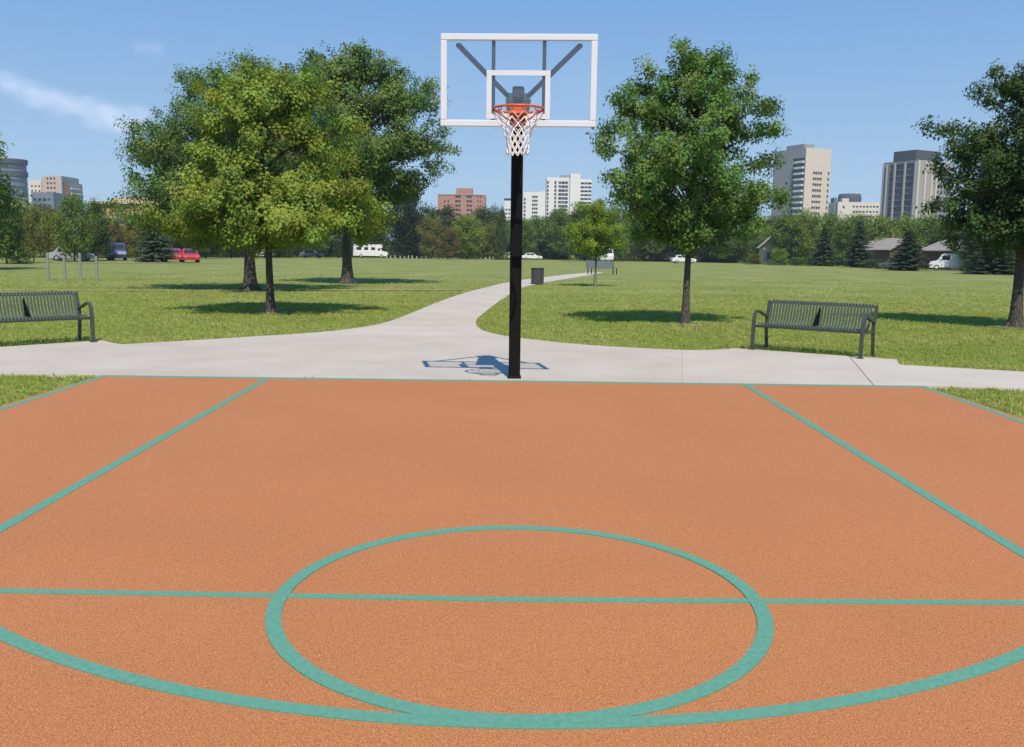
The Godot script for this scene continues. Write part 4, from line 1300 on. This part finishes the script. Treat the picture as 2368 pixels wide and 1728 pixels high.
# ---------------------------------------------------------------- the park
func build_big_trees() -> void:
	rng.seed = 101
	big_tree("maple_tree", "yellow green maple with slim trunk standing in front of the two big trees", Vector3(-6.07, -0.03, -22.88), 0.105, 1.75, [Vector2(-2.73, 2.20), Vector2(-2.76, 1.95), Vector2(-2.36, 2.98), Vector2(-2.16, 3.96), Vector2(-1.63, 4.82), Vector2(-1.29, 5.42), Vector2(-0.73, 5.8), Vector2(0.15, 5.95), Vector2(1.03, 5.85), Vector2(1.68, 5.5), Vector2(2.17, 4.77), Vector2(2.32, 3.91), Vector2(2.65, 3.04), Vector2(2.9, 2.50), Vector2(2.8, 2.05), Vector2(1.41, 1.75), Vector2(0.74, 2.08), Vector2(-1.29, 1.72), Vector2(-2.15, 1.72), Vector2(-0.39, 1.75)],
		88, 0.52, 10, Color(0.25, 0.32, 0.052), 16, 0.30, 0.086, true, M.bark)
	rng.seed = 102
	big_tree("ash_tree", "broad old tree with the thickest trunk behind the yellow green maple", Vector3(-10.07, -0.03, -35.1), 0.225, 2.2, [Vector2(-4.92, 5.53), Vector2(-5.02, 5.20), Vector2(-4.30, 6.17), Vector2(-3.62, 6.29), Vector2(-2.99, 7.12), Vector2(-2.28, 8.25), Vector2(-1.18, 8.62), Vector2(0.33, 8.7), Vector2(1.68, 8.6), Vector2(2.67, 8.15), Vector2(-4.90, 4.04), Vector2(-5.02, 3.36), Vector2(-4.83, 2.7), Vector2(-4.31, 2.2), Vector2(-2.26, 2.0), Vector2(3.65, 5.81), Vector2(3.97, 3.81), Vector2(2.92, 2.31)],
		74, 0.85, 10, Color(0.155, 0.235, 0.065), 16, 0.42, 0.108, true, M.bark)
	rng.seed = 103
	big_tree("ash_tree", "tallest tree reaching behind the left edge of the backboard", Vector3(-7.89, -0.03, -43.65), 0.235, 2.5, [Vector2(-1.50, 10.95), Vector2(-0.78, 10.7), Vector2(0.57, 10.7), Vector2(2.03, 10.6), Vector2(2.97, 10.3), Vector2(3.49, 9.2), Vector2(4.22, 9.2), Vector2(4.75, 8.44), Vector2(5.03, 7.15), Vector2(4.6, 6.65), Vector2(4.12, 6.17), Vector2(4.34, 5.00), Vector2(3.71, 4.30), Vector2(2.85, 3.98), Vector2(2.21, 2.92), Vector2(-2.56, 10.0), Vector2(-3.01, 8.44), Vector2(-3.48, 6.18), Vector2(-2.68, 3.69), Vector2(-1.43, 2.5), Vector2(0.71, 2.5)],
		74, 0.95, 11, Color(0.155, 0.235, 0.065), 17, 0.46, 0.135, true, M.bark)
	rng.seed = 104
	big_tree("maple_tree", "lone green maple standing on the lawn between the hoop and the right bench", Vector3(3.93, -0.03, -20.78), 0.088, 1.7, [Vector2(-0.15, 6.18), Vector2(0.50, 6.1), Vector2(-0.85, 5.75), Vector2(-1.51, 5.45), Vector2(-1.65, 4.97), Vector2(-2.26, 4.12), Vector2(-1.78, 3.31), Vector2(-1.94, 3.01), Vector2(1.06, 5.45), Vector2(1.74, 5.06), Vector2(1.89, 4.62), Vector2(2.14, 3.89), Vector2(2.40, 2.99), Vector2(1.62, 2.52), Vector2(1.40, 1.9), Vector2(-1.02, 1.9), Vector2(-1.36, 2.38), Vector2(-0.42, 1.8), Vector2(0.39, 1.8), Vector2(0.98, 2.21)],
		70, 0.42, 9, Color(0.155, 0.255, 0.06), 16, 0.27, 0.079, true, M.bark)
	rng.seed = 105
	big_tree("maple_tree", "dark green maple with its trunk at the right edge of the picture", Vector3(11.72, -0.03, -21.27), 0.13, 1.75, [Vector2(-1.84, 4.75), Vector2(-1.34, 5.6), Vector2(-0.76, 5.7), Vector2(-0.14, 6.05), Vector2(-1.81, 4.28), Vector2(-1.46, 4.06), Vector2(-1.78, 3.79), Vector2(-1.73, 3.18), Vector2(-1.95, 2.79), Vector2(-1.78, 2.35), Vector2(-1.12, 1.95), Vector2(-0.55, 1.8), Vector2(0.37, 5.83), Vector2(1.14, 5.15), Vector2(1.73, 4.36), Vector2(2.04, 3.36), Vector2(2.01, 2.54), Vector2(1.25, 1.9), Vector2(0.32, 1.85)],
		80, 0.48, 9, Color(0.082, 0.138, 0.038), 16, 0.28, 0.082, true, M.bark)
	rng.seed = 106
	var young := big_tree("young_tree", "young yellowish tree with a pale trunk guard in front of the slatted bench", Vector3(3.97, -0.03, -44.36), 0.055, 1.4, [Vector2(-1.6, 2.3), Vector2(-1.5, 3.0), Vector2(-0.9, 3.8), Vector2(-0.1, 4.1), Vector2(0.45, 3.6), Vector2(0.75, 2.7), Vector2(0.6, 1.95), Vector2(-1.3, 1.75), Vector2(-0.4, 1.55)],
		34, 0.42, 9, Color(0.24, 0.33, 0.045), 14, 0.28, 0.095, false, M.bark)
	var guard := Shape.new()
	guard.lathe([Vector2(0.085, 0.0), Vector2(0.075, 0.62), Vector2(0.066, 0.62), Vector2(0.066, 0.0)], 14)
	part("trunk_guard", guard.mesh(), M.guard, young)
	# bare soil round the feet of the trees
	for q in [[-6.07, -22.88, 0.62], [3.93, -20.78, 0.55], [11.72, -21.27, 0.6], [-10.07, -35.1, 1.1], [-7.89, -43.65, 0.9]]:
		var poly := PackedVector2Array()
		for i in 26:
			var a := TAU * i / 26.0
			poly.append(Vector2(q[0] + cos(a) * q[2] * rng.randf_range(0.75, 1.15), q[1] + sin(a) * q[2] * rng.randf_range(0.75, 1.15)))
		var s := Shape.new()
		s.slab(poly, -0.05, -0.012)
		structure("soil_patch", s.mesh(), M.soil)


func build_far_trees() -> void:
	for q in [["round", 3], ["tall", 1], ["airy", 1], ["shrub", 1], ["spruce", 2]]:
		for i in q[1]:
			protos[q[0] + str(i)] = far_tree_proto(q[0], 500 + i * 17 + q[0].length())
	for r in FAR_TREES:
		far_tree(r[0], r[1], r[2], r[3], r[4], r[5], r[6])
	# the woods and street trees further off, which read as one green band
	rng.seed = 900
	for k in 2:
		var where := []
		var tints := []
		for i in 140:
			var x := rng.randf_range(-430, 430)
			var z := -rng.randf_range(245, 330)
			var h := rng.randf_range(9.0, 13.5)
			var w := h * rng.randf_range(0.9, 1.25)
			where.append(Transform3D(Basis(Vector3.UP, rng.randf() * TAU).scaled(Vector3(w, h, w)), Vector3(x, -0.05, z)))
			var v := rng.randf_range(0.75, 1.2)
			tints.append(Color(v * rng.randf_range(0.85, 1.3), v, v))
		var src: Node3D = protos["round%d" % k]
		for p in [["crown", M.leaf_dark], ["trunk", M.bark]]:
			var mm := MultiMesh.new()
			mm.transform_format = MultiMesh.TRANSFORM_3D
			mm.use_colors = true
			mm.mesh = src.get_node(p[0]).mesh
			mm.instance_count = where.size()
			for i in where.size():
				mm.set_instance_transform(i, where[i])
				mm.set_instance_color(i, tints[i])
			var o := MultiMeshInstance3D.new()
			o.name = numbered("distant_woods" if p[0] == "crown" else "distant_trunks")
			o.multimesh = mm
			o.material_override = p[1]
			add_child(o)
			o.set_meta("kind", "stuff")
			tag(o, "band of distant trees in front of the towers", "woods", "distant woods")
	rng.seed = 950
	var edge := [Vector2(-260, -130), Vector2(-120, -118), Vector2(-62, -128), Vector2(-54, -165), Vector2(-40, -205), Vector2(-12, -216), Vector2(12, -214), Vector2(42, -196), Vector2(60, -172), Vector2(72, -140), Vector2(84, -118), Vector2(140, -100), Vector2(260, -110)]
	var mm := MultiMesh.new()
	mm.transform_format = MultiMesh.TRANSFORM_3D
	mm.use_colors = true
	mm.mesh = protos["shrub0"].get_node("crown").mesh
	mm.instance_count = 330
	for i in 330:
		var u := rng.randf() * (edge.size() - 1.01)
		var p: Vector2 = edge[int(u)].lerp(edge[int(u) + 1], fmod(u, 1.0)) + Vector2(rng.randfn(), rng.randfn() * 4.0)
		var hh := rng.randf_range(1.8, 4.2)
		var ww := hh * rng.randf_range(1.3, 2.0)
		mm.set_instance_transform(i, Transform3D(Basis(Vector3.UP, rng.randf() * TAU).scaled(Vector3(ww, hh, ww)), Vector3(p.x, -0.05, p.y)))
		var v := rng.randf_range(0.6, 1.3)
		mm.set_instance_color(i, Color(v * rng.randf_range(0.9, 1.35), v, v))
	var low := MultiMeshInstance3D.new()
	low.name = "undergrowth"
	low.multimesh = mm
	low.material_override = M.leaf_dark
	add_child(low)
	low.set_meta("kind", "stuff")
	tag(low, "dark bushes and scrub that close the view under the far trees", "undergrowth")
	for key in protos:
		if protos[key] is Node3D:
			protos[key].free()


const FAR_TREES := [
	["tall", "dark", -43.9, -79.6, 6.8, 3.3, "dark tree with a bare trunk at the far left edge"],
	["airy", "olive", -45.8, -87.8, 5.3, 3.1, "thin olive tree with a slim trunk beside the tall dark tree at far left"],
	["round", "olive", -53.5, -107.0, 5.7, 3.4, "rounded olive tree below the beige tower"],
	["round", "green", -45.9, -96.2, 6.8, 4.0, "bushy green tree behind the four grey posts"],
	["tall", "dark", -47.3, -104.5, 6.6, 3.6, "dark green tree right of the bushy one behind the grey posts"],
	["round", "brown", -47.7, -109.8, 4.7, 3.0, "small brownish tree in front of the low tan building"],
	["round", "olive", -49.5, -120.6, 5.6, 4.1, "olive tree left of the blue green spruce"],
	["spruce", "spruce", -39.0, -100.2, 5.7, 4.2, "blue green spruce with layered boughs beside the red cars"],
	["round", "dark", -47.7, -132.0, 5.8, 5.5, "dark tree behind the red cars"],
	["round", "dark", -47.5, -142.0, 6.8, 6.5, "dark tree left of the thick trunk of the big ash"],
	["round", "dark", -47.2, -153.7, 6.3, 6.1, "dark tree just left behind the slim maple trunk"],
	["round", "green", -43.6, -161.3, 7.0, 7.2, "green tree in the gap behind the slim maple trunk"],
	["airy", "dark", -40.7, -167.3, 7.8, 7.6, "dark tree with a pale bare trunk right of the slim maple trunk"],
	["airy", "green", -37.2, -174.6, 7.5, 6.9, "tree with thin pale trunk left of the tall ash trunk"],
	["round", "dark", -34.4, -180.5, 8.1, 6.8, "dark tree right behind the tall ash trunk"],
	["round", "dark", -31.0, -203.4, 11.7, 8.1, "dark tree above the white camper van"],
	["tall", "black", -22.1, -191.2, 16.1, 8.7, "very dark tall tree between the ash crown and the brick tower"],
	["round", "olive", -16.9, -187.6, 8.5, 5.9, "olive tree in front of the left side of the brick tower"],
	["round", "brown", -13.0, -182.3, 6.3, 5.1, "low brownish tree below the brick tower"],
	["round", "lime", -9.5, -188.1, 8.7, 7.8, "yellow green tree in front of the brick tower"],
	["round", "olive", -5.1, -195.6, 7.3, 5.8, "olive tree right of the brick tower"],
	["tall", "dark", -2.5, -188.1, 10.2, 2.8, "slim dark tree on a tall bare trunk just left of the hoop pole"],
	["round", "green", 1.7, -207.1, 8.6, 7.4, "green tree right of the hoop pole above the white car"],
	["round", "green", 6.0, -214.3, 9.7, 7.6, "green tree below the low white tower"],
	["round", "green", 10.3, -208.4, 11.3, 8.7, "green tree below the tall white tower"],
	["round", "dark", 14.0, -181.8, 10.6, 9.0, "dark tree behind the young yellow tree"],
	["round", "green", 19.7, -180.4, 10.7, 6.4, "green tree above the white lorry"],
	["round", "light", 25.9, -197.9, 10.6, 7.8, "light green tree left of the maple crown"],
	["round", "green", 30.5, -194.2, 10.0, 8.8, "green tree behind the left boughs of the lone maple"],
	["round", "dark", 34.6, -190.2, 8.0, 7.5, "dark tree behind the lone maple trunk"],
	["round", "dark", 39.1, -187.2, 7.3, 7.8, "dark tree right of the lone maple trunk"],
	["round", "green", 43.0, -183.7, 7.6, 8.4, "green tree behind the right boughs of the lone maple"],
	["airy", "green", 46.6, -180.2, 7.2, 6.8, "tree with a bare trunk beside the gabled beige house"],
	["round", "green", 47.8, -161.8, 8.5, 7.0, "rounded green tree in front of the grey side of the tall beige tower"],
	["round", "light", 50.0, -158.2, 9.0, 6.3, "light green tree in front of the tall beige tower"],
	["round", "green", 55.6, -163.5, 8.9, 6.5, "green tree behind the left dark spruce"],
	["round", "green", 56.1, -153.2, 8.3, 6.8, "green tree between the two dark spruces"],
	["round", "light", 57.5, -145.0, 7.8, 6.6, "light green tree in front of the dark glass tower"],
	["round", "light", 62.9, -149.4, 7.9, 6.2, "pale green tree below the corner of the dark glass tower"],
	["round", "green", 63.1, -141.0, 7.8, 6.4, "green tree behind the broad spruce"],
	["round", "dark", 63.5, -133.5, 7.0, 6.6, "dark tree behind the white trailer"],
	["round", "dark", 57.4, -113.7, 7.0, 6.2, "dark tree behind the right hand maple"],
	["round", "green", 58.7, -109.3, 7.3, 6.3, "green tree at the right edge behind the maple"],
	["spruce", "darkspruce", 49.7, -147.7, 6.3, 4.7, "left one of the two dark spruces below the beige tower"],
	["spruce", "darkspruce", 50.7, -135.3, 6.9, 4.6, "tall dark spruce right of the smaller one near the small house"],
	["spruce", "darkspruce", 46.9, -109.6, 4.9, 5.0, "broad dark spruce left of the white trailer"],
	["spruce", "darkspruce", 48.1, -92.2, 4.2, 6.2, "wide dark spruce right of the white trailer"],
	["round", "green", 55.0, -96.0, 5.4, 5.7, "green tree just outside the right edge"],
	["shrub", "green", 46.3, -149.6, 1.4, 3.6, "low bush left of the smaller dark spruce"],
	["shrub", "dark", 49.2, -126.6, 1.3, 3.0, "low dark bush right of the tall dark spruce"],
	["shrub", "dark", 48.0, -96.1, 1.4, 3.2, "low dark bush beside the white trailer"],
	["shrub", "olive", -45.4, -84.6, 1.5, 2.2, "low olive bush under the tall dark tree at far left"],
	["shrub", "green", -2.3, -188.3, 1.7, 4.5, "low bush at the foot of the slim dark tree by the pole"],
	["shrub", "olive", 42.6, -162.7, 1.9, 3.5, "low olive bush left in front of the gabled beige house"],
	["shrub", "light", 44.0, -152.7, 2.8, 3.9, "light green bush right in front of the gabled beige house"],
	["airy", "green", 48.6, -175.3, 7.1, 4.2, "thin tree in front of the gabled beige house"],
	["shrub", "dark", 49.8, -123.7, 1.3, 2.4, "low dark bush below the pale roof of the small brown house"],
	["round", "green", -36.2, -60.0, 9.2, 7.6, "tall tree nearer than the others whose crown edge enters at the left side"],
]


func _ready() -> void:
	rng.seed = 1
	# camera
	var cam := Camera3D.new()
	cam.name = "camera"
	cam.fov = 44.5
	cam.near = 0.05
	cam.far = 4000.0
	cam.basis = Basis(Vector3.RIGHT, deg_to_rad(-7.58)) * Basis(Vector3.BACK, deg_to_rad(0.75))
	cam.position = Vector3(0, 1.57, 0)
	add_child(cam)
	cam.current = true
	# sky, exposure
	var sky_mat := ProceduralSkyMaterial.new()
	sky_mat.sky_top_color = lin(0.036, 0.20, 0.53)
	sky_mat.sky_horizon_color = lin(0.43, 0.575, 0.68)
	sky_mat.sky_curve = 0.15
	sky_mat.ground_horizon_color = lin(0.30, 0.33, 0.28)
	sky_mat.ground_bottom_color = lin(0.12, 0.15, 0.07)
	sky_mat.sky_cover = cloud_cover()
	sky_mat.sky_cover_modulate = lin(0.30, 0.25, 0.21)
	var env := Environment.new()
	env.background_mode = Environment.BG_SKY
	env.sky = Sky.new()
	env.sky.sky_material = sky_mat
	env.tonemap_mode = Environment.TONE_MAPPER_LINEAR
	env.tonemap_exposure = 1.3
	env.sdfgi_enabled = true
	env.ssao_enabled = true
	env.ssil_enabled = true
	var around := WorldEnvironment.new()
	around.name = "environment"
	around.environment = env
	add_child(around)
	# thin summer haze over the distance
	env.fog_enabled = true
	env.fog_density = 0.00022
	env.fog_light_color = Color(0.80, 0.88, 0.97)
	# the sun stands high behind the camera, a little to the right
	var sun := DirectionalLight3D.new()
	sun.name = "sun"
	sun.light_energy = 1.25
	sun.light_color = Color(1.0, 0.955, 0.89)
	sun.light_angular_distance = 0.5
	sun.shadow_enabled = true
	sun.basis = Basis.looking_at(Vector3(-0.125, -1.0, -0.72))
	add_child(sun)
	make_materials()
	build_ground()
	build_city()
	build_far_trees()
	build_vehicles()
	build_big_trees()
	build_hoop()
	build_furniture()
	build_grass()
